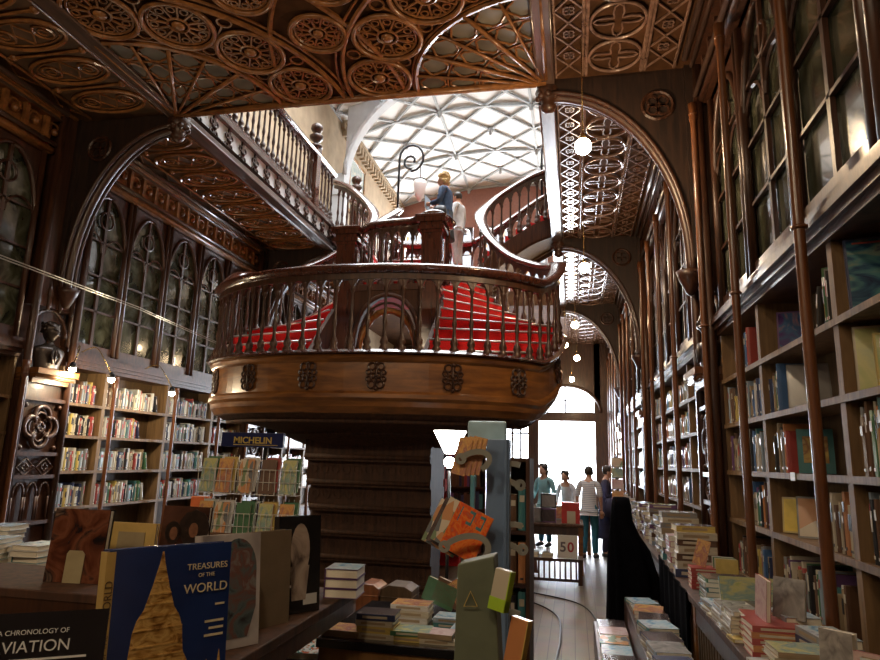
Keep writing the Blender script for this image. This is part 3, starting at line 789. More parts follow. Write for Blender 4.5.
# fascia: outward side is to the right of travel (left -> front -> right)
def off(path, prof): return path
fas = [(-.06, .03), (.05, .03), (.07, .0), (.05, -.04), (.02, -.07), (.015, -.42), (.04, -.45), (.05, -.50), (.02, -.54), (.01, -.60), (-.05, -.68), (-.20, -.72), (-.20, -.66), (-.06, -.58)]
i0 = next(i for i, p in enumerate(full) if p.z < 3.5 and p.y < 9.3); 
b = MB(); b.smooth = False
def fpart(path): 
    b.sweep(path, fas)
# the deep fascia runs round the front lobe and up the lower flights; it thins on the upper flights
low = [p for p in full if p.z < 5.0 or False]
left_up = [p for p in full[:len(full)//2] if p.z >= 4.95]; right_up = [p for p in full[len(full)//2:] if p.z >= 4.95]
mid = [p for p in full if p.z <= 5.2 and p.y < 11.4]
b.sweep(mid, fas)
SB(b, 'fascia', 'fascia')
b = MB(); f2 = [(-.05, .06), (.06, .06), (.06, -.30), (.03, -.36), (-.05, -.36)]
SB(b, 'blank', 'fascia') if False else None
for lst, nm in ((left_up, 'upper_stringer'), (right_up, 'upper_stringer')):
    b = MB(); b.sweep(lst, f2); SB(b, nm, 'dark')
b = MB(); b.sweep(mid, [(-.10, .032), (.10, .032), (.115, .05), (.07, .085), (-.07, .085)]); SB(b, 'curb_rail', 'rail')
# carved ornaments on the fascia
frontp = along([p for p in full if p.y < 9.25], .04)
L = len(frontp)
for k in range(8):
    q = frontp[int((k+.35)/7.7*(L-1))]; p, a = q; b = MB()
    for s1 in (-1, 1):
        for (u, w, R) in ((.055, -.12, .045), (.055, -.34, .045), (.09, -.19, .03), (.09, -.27, .03), (.035, -.23, .03)):
            b.ring((s1*u, -.03, w), R, .014, 10, 5, ax='y')
    b.tube([(0, -.03, -.08), (0, -.03, -.39)], .016, 6)
    for w in (-.08, -.23, -.39): b.sphere((0, -.03, w), .026, 8, 6)
    o = b.build('ornament', 'dark', st, loc=(p.x, p.y-9.2, p.z)); o.rotation_euler = (0, 0, a)
# handrail
hr = [(-.095, -.03), (-.115, .0), (-.11, .02), (-.08, .045), (-.03, .065), (.03, .065), (.08, .045), (.11, .02), (.115, .0), (.095, -.03), (.06, -.065), (-.06, -.065)]
RH = 1.12
rail = [p+Vector((0, 0, RH)) for p in full]
b = MB(); b.smooth = True; b.sweep(rail, hr); SB(b, 'handrail', 'rail')
b = MB(); b.sweep([p+Vector((0, 0, RH-.09)) for p in full], [(-.035, -.05), (.035, -.05), (.035, .05), (-.035, .05)]); SB(b, 'under_rail', 'dark')
# turned baluster
bal = MB(); bal.lathe((0, 0, 0), [(.040, 0), (.046, .02), (.048, .06), (.030, .085), (.044, .12), (.036, .16), (.020, .20), (.017, .30), (.026, .36), (.022, .40), (.016, .46), (.015, .74), (.028, .78), (.030, .80), (.018, .83), (.022, .90), (.030, .96)], 10)
bo = bal.build('baluster', 'dark'); balm = bo.data; bpy.data.objects.remove(bo)
# little gothic arch between two balusters, hung under the rail
def arcade(L, z, par, ox=0, oy=9.2, name='rail_arches'):
    """pierced gothic tracery strip between baluster heads and handrail"""
    h = MB()
    for (p, a), (q, a2) in zip(L, L[1:]):
        d = q-p; w = math.hypot(d.x, d.y)
        if w > .5: continue
        u = Vector((d.x/w, d.y/w, d.z/w)); nrm = Vector((-u.y, u.x, 0))*.02; up = Vector((0, 0, 1)); o = p+Vector((-ox, -oy, z))
        pts = []
        for k in range(7):
            t = k/6; pts.append((t*w/2, .02+.19*math.sin(t*PI/2)**.7))
        pts += [(w-a_, b_) for a_, b_ in reversed(pts[:-1])]
        for (x0, z0), (x1, z1) in zip(pts, pts[1:]):
            A = o+u*x0; B = o+u*x1; t_ = .33
            h.add([A+up*z0-nrm, B+up*z1-nrm, B+up*t_-nrm, A+up*t_-nrm, A+up*z0+nrm, B+up*z1+nrm, B+up*t_+nrm, A+up*t_+nrm], [(0,1,2,3),(7,6,5,4),(0,4,5,1)], False)
    h.build(name, 'dark', par)
NB = 0
def posts(path, sp, par, oy=9.2, ox=0, skip=lambda p: False, zb=.03, H=.96, start=0, one=False):
    global NB
    L = along(path, sp, start)
    if one:
        m = MB()
        for p, a in L:
            m.lathe((p.x-ox, p.y-oy, p.z+zb), [(.042, 0), (.045, .06), (.03, .09), (.042, .12), (.018, .22), (.025, .38), (.016, .5), (.015, .74), (.028, .80), (.022, H)], 7)
        o = m.build('rear_balusters', 'rail', par); o['kind'] = 'stuff'
    else:
        for p, a in L:
            NB += 1
            o = bpy.data.objects.new('baluster', balm); COL.objects.link(o); o.parent = par; o.location = (p.x-ox, p.y-oy, p.z+zb); o.scale = (1.18, 1.18, H/.96); o.rotation_euler = (0, 0, a)
    arcade(L, zb+H-.25, par, ox, oy)
posts(full, .215, st, H=.98, zb=.06, start=.02)

M['soffitwood'] = wood('soffit_wood', (.06, .028, .012), (.15, .075, .032), .55, coat=0)
# decks -------------------------------------------------------------
def at_z(path, z):
    for p, q in zip(path, path[1:]):
        if p.z <= z <= q.z and q.z > p.z: t = (z-p.z)/(q.z-p.z); return p+(q-p)*t
    return path[-1] if z > path[-1].z else path[0]
b = MB()     # front landing slab following the rounded edge
ring = [p for p in full if p.y < 8.45]
for p, q in zip(ring, ring[1:]):
    b.add([(p.x*.985, p.y, 3.0), (q.x*.985, q.y, 3.0), (q.x*.985, 8.45, 3.0), (p.x*.985, 8.45, 3.0), (p.x*.985, p.y, 2.9), (q.x*.985, q.y, 2.9), (q.x*.985, 8.45, 2.9), (p.x*.985, 8.45, 2.9)],
          [(0,1,2,3),(7,6,5,4),(0,4,5,1),(2,6,7,3)])
SB(b, 'landing', 'dark')
inner = catmull([(.84, 8.15, 3.0), (.84, 9.3, 4.05), (.52, 9.95, 4.62), (.30, 10.6, 5.15)], 8)
outl = [p for p in half if p.y > 8.3 and p.z <= 5.16]
outl = [Vector((p.x-.07*(1 if p.x > .5 else 0), p.y, max(p.z, 3.0))) for p in outl]; outl[0].z = 3.0
NR = 11
for sg in (1, -1):
    b = MB(); nb = MB(); sf = MB()
    for k in range(NR):
        za = 3.0+(2.15)*k/NR; zb_ = 3.0+2.15*(k+1)/NR
        a0, a1 = at_z(inner, za), at_z(inner, zb_); o0, o1 = at_z(outl, za), at_z(outl, zb_)
        P = [(sg*a0.x, a0.y), (sg*o0.x, o0.y), (sg*o1.x, o1.y), (sg*a1.x, a1.y)]
        b.prism(P, (za-.02, zb_), 'z'); nb.tube([(P[0][0], P[0][1]-.01, zb_-.005), (P[1][0], P[1][1]-.01, zb_-.005)], .016, 6)
        Q = [(p[0], p[1]) for p in P]; zz = (za-.26, za-.26, zb_-.26, zb_-.26)
        sf.add([(Q[i][0], Q[i][1], zz[i]) for i in range(4)]+[(Q[i][0], Q[i][1], zz[i]+.215 if i < 2 else za-.03) for i in range(4)], [(0,1,2,3),(7,6,5,4),(0,4,5,1),(1,5,6,2),(2,6,7,3),(3,7,4,0)])
    SB(b, 'steps', 'red'); SB(nb, 'nosings', 'steel'); SB(sf, 'soffit', 'soffitwood')
# upper landing
b = MB(); poly = [(-1.08, 11.3), (-.5, 10.72), (-.36, 10.6), (.36, 10.6), (.5, 10.72), (1.08, 11.3), (1.1, 11.7), (.9, 12.9), (-.9, 12.9), (-1.1, 11.7)]
b.prism(poly, (4.95, 5.149), 'z'); SB(b, 'upper_landing', 'dark')
b = MB(); b.prism([(x*.94, 11.8+(y-11.8)*.95) for x, y in poly], (5.149, 5.165), 'z'); SB(b, 'landing_carpet', 'red')
# steps from the little bridge up to the landing
b = MB(); nb = MB()
for k in range(4):
    z = 4.35+.2*(k+1); y = 9.5+.28*k; w = .66-.09*k; b.box(-w, w, y, 10.65, z-.2, z); nb.tube([(-w, y, z), (w, y, z)], .014, 6)
SB(b, 'steps', 'red'); SB(nb, 'nosings', 'steel')
# upper flights to the galleries
fr = catmull([(1.05, 11.4, 5.15)]+up[5:], 4); bk = catmull([(.72, 12.75, 5.15), (1.2, 13.15, 5.6), (2.0, 13.7, 6.4), (2.46, 14.0, 6.75)], 6)
for sg in (1, -1):
    b = MB(); nb = MB(); sf = MB()
    for k in range(8):
        za = 5.15+1.6*k/8; zb_ = 5.15+1.6*(k+1)/8
        a0, a1 = at_z(fr, za), at_z(fr, zb_); o0, o1 = at_z(bk, za), at_z(bk, zb_)
        P = [(sg*a0.x, a0.y), (sg*o0.x, o0.y), (sg*o1.x, o1.y), (sg*a1.x, a1.y)]
        b.prism(P, (za-.02, zb_), 'z'); nb.tube([(P[0][0], P[0][1], zb_), (P[1][0], P[1][1], zb_)], .014, 6); Q = P; zz = (za-.24, za-.24, zb_-.24, zb_-.24)
        sf.add([(Q[i][0], Q[i][1], zz[i]) for i in range(4)]+[(Q[i][0], Q[i][1], zz[i]+.20 if i < 2 else za-.03) for i in range(4)], [(0,1,2,3),(7,6,5,4),(0,4,5,1),(1,5,6,2),(2,6,7,3),(3,7,4,0)])
    SB(b, 'steps', 'red'); SB(nb, 'nosings', 'steel'); SB(sf, 'soffit', 'soffitwood')
    sf = MB()
    for t_ in (.1, .9):
        pts = []
        for k in range(13):
            zq = 5.15+1.6*k/12; A = at_z(fr, zq); B = at_z(bk, zq); m_ = A.lerp(B, t_); pts.append((sg*m_.x, m_.y, zq-.26))
        sf.tube(pts, .03, 6)
    SB(sf, 'soffit_moulding', 'soffitwood')
    pb = [Vector((sg*p.x, p.y, p.z)) for p in bk]
    if sg < 0: pb = pb[::-1]
    b = MB(); b.smooth = True; b.sweep([p+Vector((0, 0, RH)) for p in pb], hr); SB(b, 'handrail', 'rail')
    b = MB(); b.sweep(pb, f2); SB(b, 'upper_stringer', 'dark'); posts(pb, .24, st, H=.98, one=True)
pb = [Vector((-.72, 12.85, 5.15)), Vector((0, 12.95, 5.15)), Vector((.72, 12.85, 5.15))]
b = MB(); b.sweep([p+Vector((0, 0, RH)) for p in pb], hr); SB(b, 'handrail', 'rail'); posts(pb, .24, st, H=.98, one=True)
# newels and bridge
def newel(x, y, z0, z1, w=.30, par=st, nm='newel', oy=9.2, ox=0):
    b = MB(); X, Y = x-ox, y-oy; h = w/2
    b.box(X-h, X+h, Y-h, Y+h, z0, z1-.28)
    for s1 in (-1, 1):
        for (zz0, zz1) in ((z0+.15, (z0+z1)/2-.1), ((z0+z1)/2, z1-.40)):
            b.box(X-h*.62, X+h*.62, Y+s1*h, Y+s1*(h+.012), zz0, zz1); b.box(X+s1*h, X+s1*(h+.012), Y-h*.62, Y+h*.62, zz0, zz1)
    b.box(X-h-.03, X+h+.03, Y-h-.03, Y+h+.03, z0, z0+.10)
    o = b.build(nm, 'rail', par)
    c = MB()
    for e, a, d in ((.02, -.30, -.26), (.06, -.26, -.20), (.02, -.20, -.14), (.07, -.14, -.07), (.09, -.07, -.03)): c.box(X-h-e, X+h+e, Y-h-e, Y+h+e, z1+a, z1+d)
    e = h+.09; c.add([(X-e, Y-e, z1-.03), (X+e, Y-e, z1-.03), (X+e, Y+e, z1-.03), (X-e, Y+e, z1-.03), (X-e*.5, Y-e*.5, z1+.03), (X+e*.5, Y-e*.5, z1+.03), (X+e*.5, Y+e*.5, z1+.03), (X-e*.5, Y+e*.5, z1+.03)], [(0,1,5,4),(1,2,6,5),(2,3,7,6),(3,0,4,7),(4,5,6,7)])
    c.build('newel_cap', 'rail', o)
    return o
newel(-.70, 9.25, 3.0, 5.34); newel(.66, 9.25, 3.0, 5.48)
b = MB()       # arch carrying the bridge
pts = [(-.52*math.cos(k/16*PI), 3.25+.98*math.sin(k/16*PI)**.7) for k in range(17)]
for p, q in zip(pts, pts[1:]): b.prism([p, q, (q[0], 4.35), (p[0], 4.35)], (9.17, 9.33))
for s1 in (-1, 1): b.prism([(s1*.52, 3.0), (s1*.56, 3.0), (s1*.56, 4.35), (s1*.52, 4.35)], (9.17, 9.33))
b.tube([(x, 9.15, z) for x, z in pts], .035, 6); b.tube([(x*.86, 9.17, 3.2+(z-3.2)*.88) for x, z in pts], .02, 6)
b.box(-.56, .56, 9.14, 9.36, 4.30, 4.40)
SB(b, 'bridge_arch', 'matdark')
b = MB()
for k in range(9):
    a = PI*(k+.5)/9; b.ring((.46*math.cos(a), 9.24, 3.28+.72*math.sin(a)), .05, .012, 8, 4, ax='y')
b.tube([(.46*math.cos(PI*k/18), 9.24, 3.28+.72*math.sin(PI*k/18)) for k in range(19)], .05, 6)
SB(b, 'arch_carving', 'gold')
rp = catmull([(-.62, 9.28, 4.02), (-.5, 9.28, 4.28), (-.33, 9.28, 4.37), (0, 9.28, 4.40), (.35, 9.28, 4.42), (.58, 9.24, 4.50), (.74, 9.27, 4.50), (.86, 9.42, 4.42), (.78, 9.65, 4.46), (.50, 9.95, 4.72), (.30, 10.6, 5.15)], 5)
b = MB(); b.smooth = True; b.sweep([p+Vector((0, 0, 1.02)) for p in rp], hr); SB(b, 'handrail', 'rail')
posts([Vector((-.5, 9.28, 4.38)), Vector((.5, 9.28, 4.38))], .165, st, H=.92, zb=.02)
posts([p for p in rp if p.y > 9.45], .18, st, H=.92, zb=.02, one=True)
lp = catmull([(-.30, 10.6, 5.15), (-.52, 9.95, 4.66), (-.82, 9.5, 4.25)], 6)
b = MB(); b.smooth = True; b.sweep([p+Vector((0, 0, 1.02)) for p in lp], hr); SB(b, 'handrail', 'rail')
posts(lp, .18, st, H=.92, zb=.02, one=True)
for sg in (1, -1):      # inner stringers: pale edge of the treads
    p_ = [Vector((sg*(p.x-.02), p.y, p.z)) for p in inner]
    b = MB(); b.sweep(p_, [(-.03, -.35), (.03, -.35), (.03, .14), (-.03, .14)]); SB(b, 'inner_stringer', 'matdark')

# lower central flight seen from beneath
NL = 16; b = MB(); nb = MB()
for k in range(NL):
    z = 3.0-3.0*(k+1)/NL; y = 8.45+.205*k
    b.box(-.78, .78, y, y+.215, z, z+.1875)
SB(b, 'steps', 'red')
def yz(z): return 8.30+(2.35-z)/2.35*2.6     # underside line
b = MB()
prof = []
zz = 2.42
levels = [2.42, 2.20, 2.08, 1.86, 1.74, 1.52, 1.40, 1.18, 1.06, .84, .72, .50, .38, .16, .0]
for i in range(len(levels)-1):
    za, zb_ = levels[i], levels[i+1]; rec = .0 if i % 2 else .07; w = .90-.006*i if i > 1 else 1.0-.05*i
    y = 8.33+(2.42-za)*.30+rec; b.box(-w, w, y, min(y+.9, 9.6), zb_, za)
    if i % 2: b.tube([(-w, y, (za+zb_)/2), (w, y, (za+zb_)/2)], .035, 8)
    else:
        for k in range(int(2*w/.16)):
            x = -w+.08+k*.16; b.ring((x+.0, y+.0, (za+zb_)/2), .055, .014, 8, 4, ax='y')
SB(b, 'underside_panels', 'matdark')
b = MB()     # coved underside of the round landing
edge = [p for p in full if p.y < 9.25]
N = len(edge)
def ell(t, s_): p = edge[t]; return p
rows = []
for (sc, z, fl) in ((.975, -.66, 1), (.93, -.74, .9), (.80, -.78, .6), (.66, -.84, .3), (.52, -.98, 0), (.44, -1.05, 0)):
    rows.append([(p.x*sc, 9.25+(p.y-9.25)*sc, 3.0+(p.z-3.0)*fl+z) for p in edge])
vs = [v for r in rows for v in r]
b.add(vs, [(i*N+j, i*N+j+1, (i+1)*N+j+1, (i+1)*N+j) for i in range(len(rows)-1) for j in range(N-1)], True)
b.tube([(p.x*.90, 9.25+(p.y-9.25)*.90, 3.0+(p.z-3)*.8-.77) for p in edge], .03, 6); b.tube([(p.x*.6, 9.25+(p.y-9.25)*.6, 2.10) for p in edge], .03, 6)
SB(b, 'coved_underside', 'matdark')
# side walls carrying the curving flights behind the landing
b = MB()
for sg in (-1, 1):
    b.lathe((sg*1.5, 10.55, 0), [(.16, 0), (.16, .25), (.09, .30), (.08, 2.6), (.14, 2.75), (.2, 3.35)], 12)
SB(b, 'support_posts', 'dark')

# ------------------------------------------------------------------ gallery balustrades
def gallery(side, y0, y1, lab, newels):
    x = GR if side else GL
    t = empty('gallery_balustrade', (x, (y0+y1)/2, ZF+.06), 0, lab, 'balustrade'); oy = (y0+y1)/2; oz = ZF+.06
    path = [Vector((0, y0-oy, 0)), Vector((0, y1-oy, 0))]
    b = MB(); b.smooth = True; b.sweep([p+Vector((0, 0, 1.16)) for p in path], hr); b.build('handrail', 'rail', t)
    b = MB(); b.box(-.06, .06, y0-oy, y1-oy, 0, .09); b.build('base_rail', 'rail', t)
    posts([Vector((0, y0, .06)), Vector((0, y1, .06))], .19, t, oy=oy, H=1.03)
    for y in newels:
        b = MB(); b.box(-.10, .10, y-oy-.1, y-oy+.1, 0, 1.3); b.build('newel', 'rail', t)
        b = MB(); b.lathe((0, y-oy, 1.3), [(.14, 0), (.14, .05), (.06, .09), (.05, .13), (.13, .19), (.15, .26), (.11, .30), (.06, .33), (.10, .37), (.13, .43), (.12, .50), (.05, .56)], 14); b.build('finial', 'dark', t)
gallery(0, 7.2, 12.75, 'carved wooden balustrade of the upper left gallery with a round finial newel', [11.7])
gallery(0, 14.15, 18.5, 'balustrade of the left gallery beyond the staircase', [14.3])
gallery(1, 7.2, 12.75, 'balustrade of the upper right gallery in front of the stair head', [12.7])
gallery(1, 14.15, 18.5, 'balustrade of the right gallery beyond the staircase', [14.3])
# scrolled lamp brackets on the upper floor
def scroll_lamp(x, y, z0, lab, H=1.9, side=1, lantern=True):
    t = empty('scroll_lamp', (x, y, z0), 0, lab, 'lamp', None)
    b = MB(); b.lathe((0, 0, 0), [(.13, 0), (.13, .1), (.07, .16), (.07, .5), (.12, .58), (.14, .68), (.09, .78), (.05, .84)], 14); b.build('pedestal', 'dark', t)
    b = MB(); pts = [(0, 0, .8), (0, 0, H-.5)]
    for k in range(12): a = PI-k/11*PI*1.5; pts.append((side*(.28+.28*math.cos(a)), 0, H-.3+.32*math.sin(a)))
    for k in range(10): a = -PI/2-k/9*PI*1.7; r_ = .2*(1-k/13); pts.append((side*(.28+r_*math.cos(a)), 0, H-.42+r_*math.sin(a)+.05))
    b.tube(pts, .028, 8); b.build('scroll_arm', 'iron', t)
    if lantern:
        b = MB(); b.tube([(side*.5, 0, H-.45), (side*.5, 0, H-.8)], .012, 6); b.lathe((side*.5, 0, H-1.0), [(.03, .2), (.16, .16), (.17, .14)], 6); b.build('lantern_cap', 'iron', t)
        b = MB(); b.lathe((side*.5, 0, H-1.35), [(.03, 0), (.09, .08), (.15, .38), (.16, .48)], 6); b.build('lantern_glass', 'plaster', t)
scroll_lamp(-3.80, 13.2, 5.45, 'iron scroll lamp on a carved post behind the blond woman on the stairs', 3.35, 1)
scroll_lamp(-.62, 13.9, 6.82, 'iron scroll lamp at the head of the right flight', 2.3, 1, False)
# framed picture on the upper left wall
t = empty('framed_picture', (WL+.02, 19.4, 9.6), 0, 'tall framed picture on the upper left wall beyond the white arch', 'picture')
b = MB(); 
for (a, c_, d, e) in ((-.8, .8, 0, .1), (-.8, .8, 1.9, 2.0), (-.8, -.7, 0, 2), (.7, .8, 0, 2)): b.box(0, .06, a, c_, d, e)
b.build('frame', 'gold', t); b = MB(); b.box(0, .03, -.72, .72, .05, 1.95); b.build('canvas', picture('faded_picture', [(.6, .6, .55), (.3, .4, .4), (.7, .65, .5)], 3), t)

print('balusters', NB)
# ------------------------------------------------------------------ loose books
UF = {}
def flat_mesh(cov, top):
    """closed book lying flat: x = width (spine at -x), y = height, z = thickness; unit size"""
    k = (cov, top)
    if k in UF: return UF[k]
    b = MB(); b.box(-.5, .5, -.5, .5, 0, .07); b.box(-.5, .5, -.5, .5, .93, .999); b.box(-.5, -.47, -.5, .5, .07, .93)
    b.cur = 1; b.box(-.497, .497, -.497, .497, .999, 1.0)
    b.cur = 2; b.box(-.505, -.5, -.30, .35, .3, .7)
    acc = 'bk_cream' if cov in ('bk_navy blue', 'bk_black', 'bk_brown', 'bk_red', 'bk_green', 'bk_purple', 'bk_bright blue', 'bk_teal', 'bk_orange') else 'bk_tan'
    o = b.build('book', [cov, top or cov, acc]); me = o.data; bpy.data.objects.remove(o)
    b = MB(); b.box(-.465, .48, -.48, .48, .075, .925); o = b.build('pages', 'page'); pm = o.data; bpy.data.objects.remove(o)
    UF[k] = (me, pm); return UF[k]
def flat_book(loc, size, col, rz=0, label='', group=None, top=None, rot=None, name='book'):
    cov = 'bk_'+col if ('bk_'+col) in M else col
    me, pm = flat_mesh(cov, top)
    o = bpy.data.objects.new(name, me); COL.objects.link(o); o.location = loc; o.scale = size; o.rotation_euler = rot or (0, 0, rz)
    c = bpy.data.objects.new('pages', pm); COL.objects.link(c); c.parent = o
    return tag(o, label, 'map' if name == 'folded_map' else 'book', group)
def pic(name, *cols, **k):
    g_ = [sum(c[i] for c in cols)/len(cols) for i in range(3)]; cols = [tuple(.62*c[i]+.38*g_[i] for i in range(3)) for c in cols]; k['scale'] = k['scale']*.55
    M[name] = picture(name, list(cols), **k); return name
pic('cover_meadow', (.30, .42, .10), (.65, .60, .25), (.12, .30, .38), (.70, .66, .50), scale=4)
pic('cover_sky', (.05, .22, .42), (.35, .60, .72), (.75, .78, .75), (.15, .12, .30), scale=3.5)
pic('cover_warm', (.55, .12, .05), (.75, .45, .12), (.30, .08, .10), (.80, .70, .50), scale=4)
pic('cover_grey', (.10, .10, .11), (.35, .34, .33), (.62, .60, .57), scale=3)
pic('cover_dark', (.01, .01, .015), (.06, .045, .05), (.20, .14, .12), scale=3.5)
pic('cover_rose', (.55, .35, .35), (.75, .62, .58), (.35, .15, .2), scale=4)
pic('cover_patch', (.02, .12, .2), (.7, .3, .1), (.8, .75, .6), (.1, .3, .15), (.5, .05, .05), scale=7, kind='voronoi')
TOPS = ['cover_meadow', 'cover_sky', 'cover_warm', 'cover_grey', 'cover_dark', 'cover_rose', 'cover_patch']
PN = {'bk_navy blue': 'plain navy', 'cover_meadow': 'green and yellow', 'cover_sky': 'blue and white', 'cover_warm': 'red and orange', 'cover_grey': 'grey', 'cover_dark': 'near-black', 'cover_rose': 'pink', 'cover_patch': 'multicoloured'}
def stack(x, y, z, n, size, cols, where, rz=0, jit=.015, top=None, group=None):
    w, h, t = size; zz = z
    for i in range(n):
        c = cols[i % len(cols)]; tp = (top or random.choice(TOPS)) if i == n-1 else None; tt = t*random.uniform(.85, 1.15)
        pos = 'topmost' if i == n-1 else ('lowest' if i == 0 else '%s from bottom' % ordn[i])
        lab = '%s book, %s%s, %s' % (c, (PN[tp]+' cover, ') if tp else '', pos if n > 1 else 'alone', where)
        flat_book((x+random.uniform(-jit, jit), y+random.uniform(-jit, jit), zz+.001), (w*random.uniform(.96, 1.0), h*random.uniform(.96, 1), tt), c, rz+random.uniform(-.06, .06), lab, group, tp); zz += tt+.001
    return zz

# ------------------------------------------------------------------ right-hand tables
def table(name, x0, x1, y0, y1, z, lab, slats=True, xs=None):
    t = empty(name, ((x0+x1)/2, (y0+y1)/2, 0), 0, lab, 'table'); ox, oy = t.location.x, t.location.y
    b = MB(); b.box(x0-ox-.02, x1-ox, y0-oy-.02, y1-oy+.02, z-.045, z); b.build('tabletop', 'matdark', t, bevel=.006)
    for (px_, py_) in ((x0+.04, y0+.05), (x0+.04, y1-.05), (x1-.05, y0+.05), (x1-.05, y1-.05)):
        b = MB(); b.box(px_-.035-ox, px_+.035-ox, py_-.035-oy, py_+.035-oy, 0, z-.045); b.build('leg', 'fascia', t)
    b = MB(); b.box(x0-ox+.01, x0-ox+.04, y0-oy+.05, y1-oy-.05, z-.18, z-.045); b.box(x0-ox+.01, x0-ox+.04, y0-oy+.05, y1-oy-.05, .05, .13); b.box(x0-ox, x1-ox, y0-oy+.02, y0-oy+.05, z-.18, z-.045)
    b.build('rail_frame', 'dark', t)
    if slats:
        b = MB(); n = int((y1-y0)/.085)
        for i in range(n): y = y0+.1+i*.085-oy; b.box(x0-ox+.012, x0-ox+.032, y, y+.035, .13, z-.18)
        b.build('slats', 'backp', t)
        b = MB(); b.box(x1-.06-ox, x1-.05-ox, y0-oy+.08, y1-oy-.08, .03, z-.05); b.build('back_board', 'dark', t)
    return t
table('display_table', .84, 1.255, 1.3, 5.30, .88, 'long dark wooden table with slatted side, nearest on the right, loaded with books')
table('display_table', .86, 1.255, 5.42, 12.2, .86, 'long dark table against the right wall beyond the black cloth, stacked high with books')
table('display_table', .80, 1.255, 13.2, 18.0, .86, 'far dark table at the right wall beyond the man in the striped shirt')
G = 'books lying on the near right table'
zt1 = .88
N1 = 'on the near right table'
stack(1.03, 5.02, zt1, 6, (.32, .27, .028), ['white', 'green', 'white', 'teal', 'white', 'green'], 'dark-topped stack, far end of right table', 0, .008, 'cover_dark', G)
stack(.92, 4.70, zt1, 3, (.17, .24, .02), ['white', 'yellow', 'pale blue'], 'low stack before the dark-topped stack', .08, .01, 'cover_sky', G)
stack(.93, 4.43, zt1, 5, (.19, .23, .022), ['white', 'cream', 'white', 'pale blue', 'white'], 'stack left of the meadow picture book', .03, .010, 'cover_grey', G)
stack(.935, 4.16, zt1, 6, (.19, .23, .022), ['white', 'cream', 'white', 'white', 'cream', 'white'], 'white paperbacks mid right table', 0, .008, 'cover_grey', G)
flat_book((1.07, 4.60, zt1+.145), (.34, .19, .03), 'teal', 0, 'wide meadow picture book in green and teal standing at the table back', None, 'cover_meadow', rot=(math.radians(74), 0, 0))
stack(1.13, 4.28, zt1, 3, (.22, .26, .048), ['brown', 'grey', 'brown'], 'thick brown volumes in front of the meadow picture book', PI/2, .006, 'cover_dark', G)
for i in range(5):
    flat_book((.985, 3.78, zt1+.001+i*.031), (.21, .25, .029), 'orange' if i % 2 else 'red', PI/2+random.uniform(-.03, .03), 'red-orange paperback with title band, %s in its stack, right table' % ['lowest', 'second', 'middle', 'fourth', 'topmost'][i], 'red-orange series paperbacks')
    flat_book((.97, 3.97, zt1+.001+i*.031), (.19, .17, .029), 'red', PI/2+random.uniform(-.03, .03), 'red paperback, %s in the stack behind the title-banded ones' % ['lowest', 'second', 'middle', 'fourth', 'topmost'][i], 'red-orange series paperbacks')
flat_book((.97, 3.83, zt1+.26), (.15, .21, .022), 'red', 0, 'slim upright paperback with red spine standing on the red-orange stack', None, 'cover_rose', rot=(math.radians(88), math.radians(5), math.radians(-84)))
flat_book((1.10, 3.86, zt1+.26), (.16, .20, .02), 'grey', 0, 'grey picture paperback propped upright on the red-orange stack', None, 'cover_grey', rot=(math.radians(80), 0, math.radians(-40)))
stack(1.16, 3.55, zt1, 4, (.18, .27, .040), ['teal', 'teal', 'navy blue', 'grey'], 'teal stack at shelf side of right table', .15, .01, 'cover_sky', G)
stack(1.13, 3.92, zt1, 5, (.18, .24, .035), ['grey', 'tan', 'navy blue', 'tan'], 'stack right of the propped grey paperback', .1, .01, 'cover_sky', G)
stack(.99, 3.36, zt1, 5, (.21, .27, .026), ['cream', 'white', 'tan', 'cream', 'tan'], 'buff stack at the front of the right table', PI/2, .010, 'cover_meadow', G)
stack(1.0, 2.98, zt1, 4, (.22, .26, .026), ['red', 'white', 'red', 'cream'], 'stack cut off by the bottom edge, right table', PI/2, .01, 'cover_warm', G)
for i, (y, x, c, tp, lb, th) in enumerate([(3.22, 1.10, 'white', 'cover_grey', 'thick pale paperback standing upright with a grey portrait cover', .05), (3.12, 1.18, 'pink', 'cover_rose', 'pink-edged paperback standing next to the thick pale one', .03), (3.02, 1.17, 'tan', 'cover_sky', 'turquoise picture paperback standing at the lower right edge', .03), (2.92, 1.20, 'cream', 'cover_warm', 'cream paperback standing behind the turquoise one', .03)]):
    flat_book((x, y, zt1+.10+(.06 if i == 0 else .0)), (.13, .19, th), c, 0, lb, None, tp, rot=(math.radians(86), 0, math.radians(-42)))
for i in range(7):
    flat_book((.915+.01*(i % 2), 4.86-.155*i+(0 if i < 5 else -.3), zt1+.001) if i < 1 else (.90, [5.2, 4.86, 4.56, 4.29, 4.02, 3.58, 3.16][i], zt1+.001), (.15, .12, .018), ['white', 'pale blue', 'cream', 'white', 'yellow', 'white', 'cream'][i], .1*(i % 3), 'small %s booklet at the aisle edge of the right table, %s from its far end' % (['white', 'pale blue', 'cream', 'white', 'yellow', 'white', 'cream'][i], ordn[i]), None, 'cover_sky' if i % 2 else None)
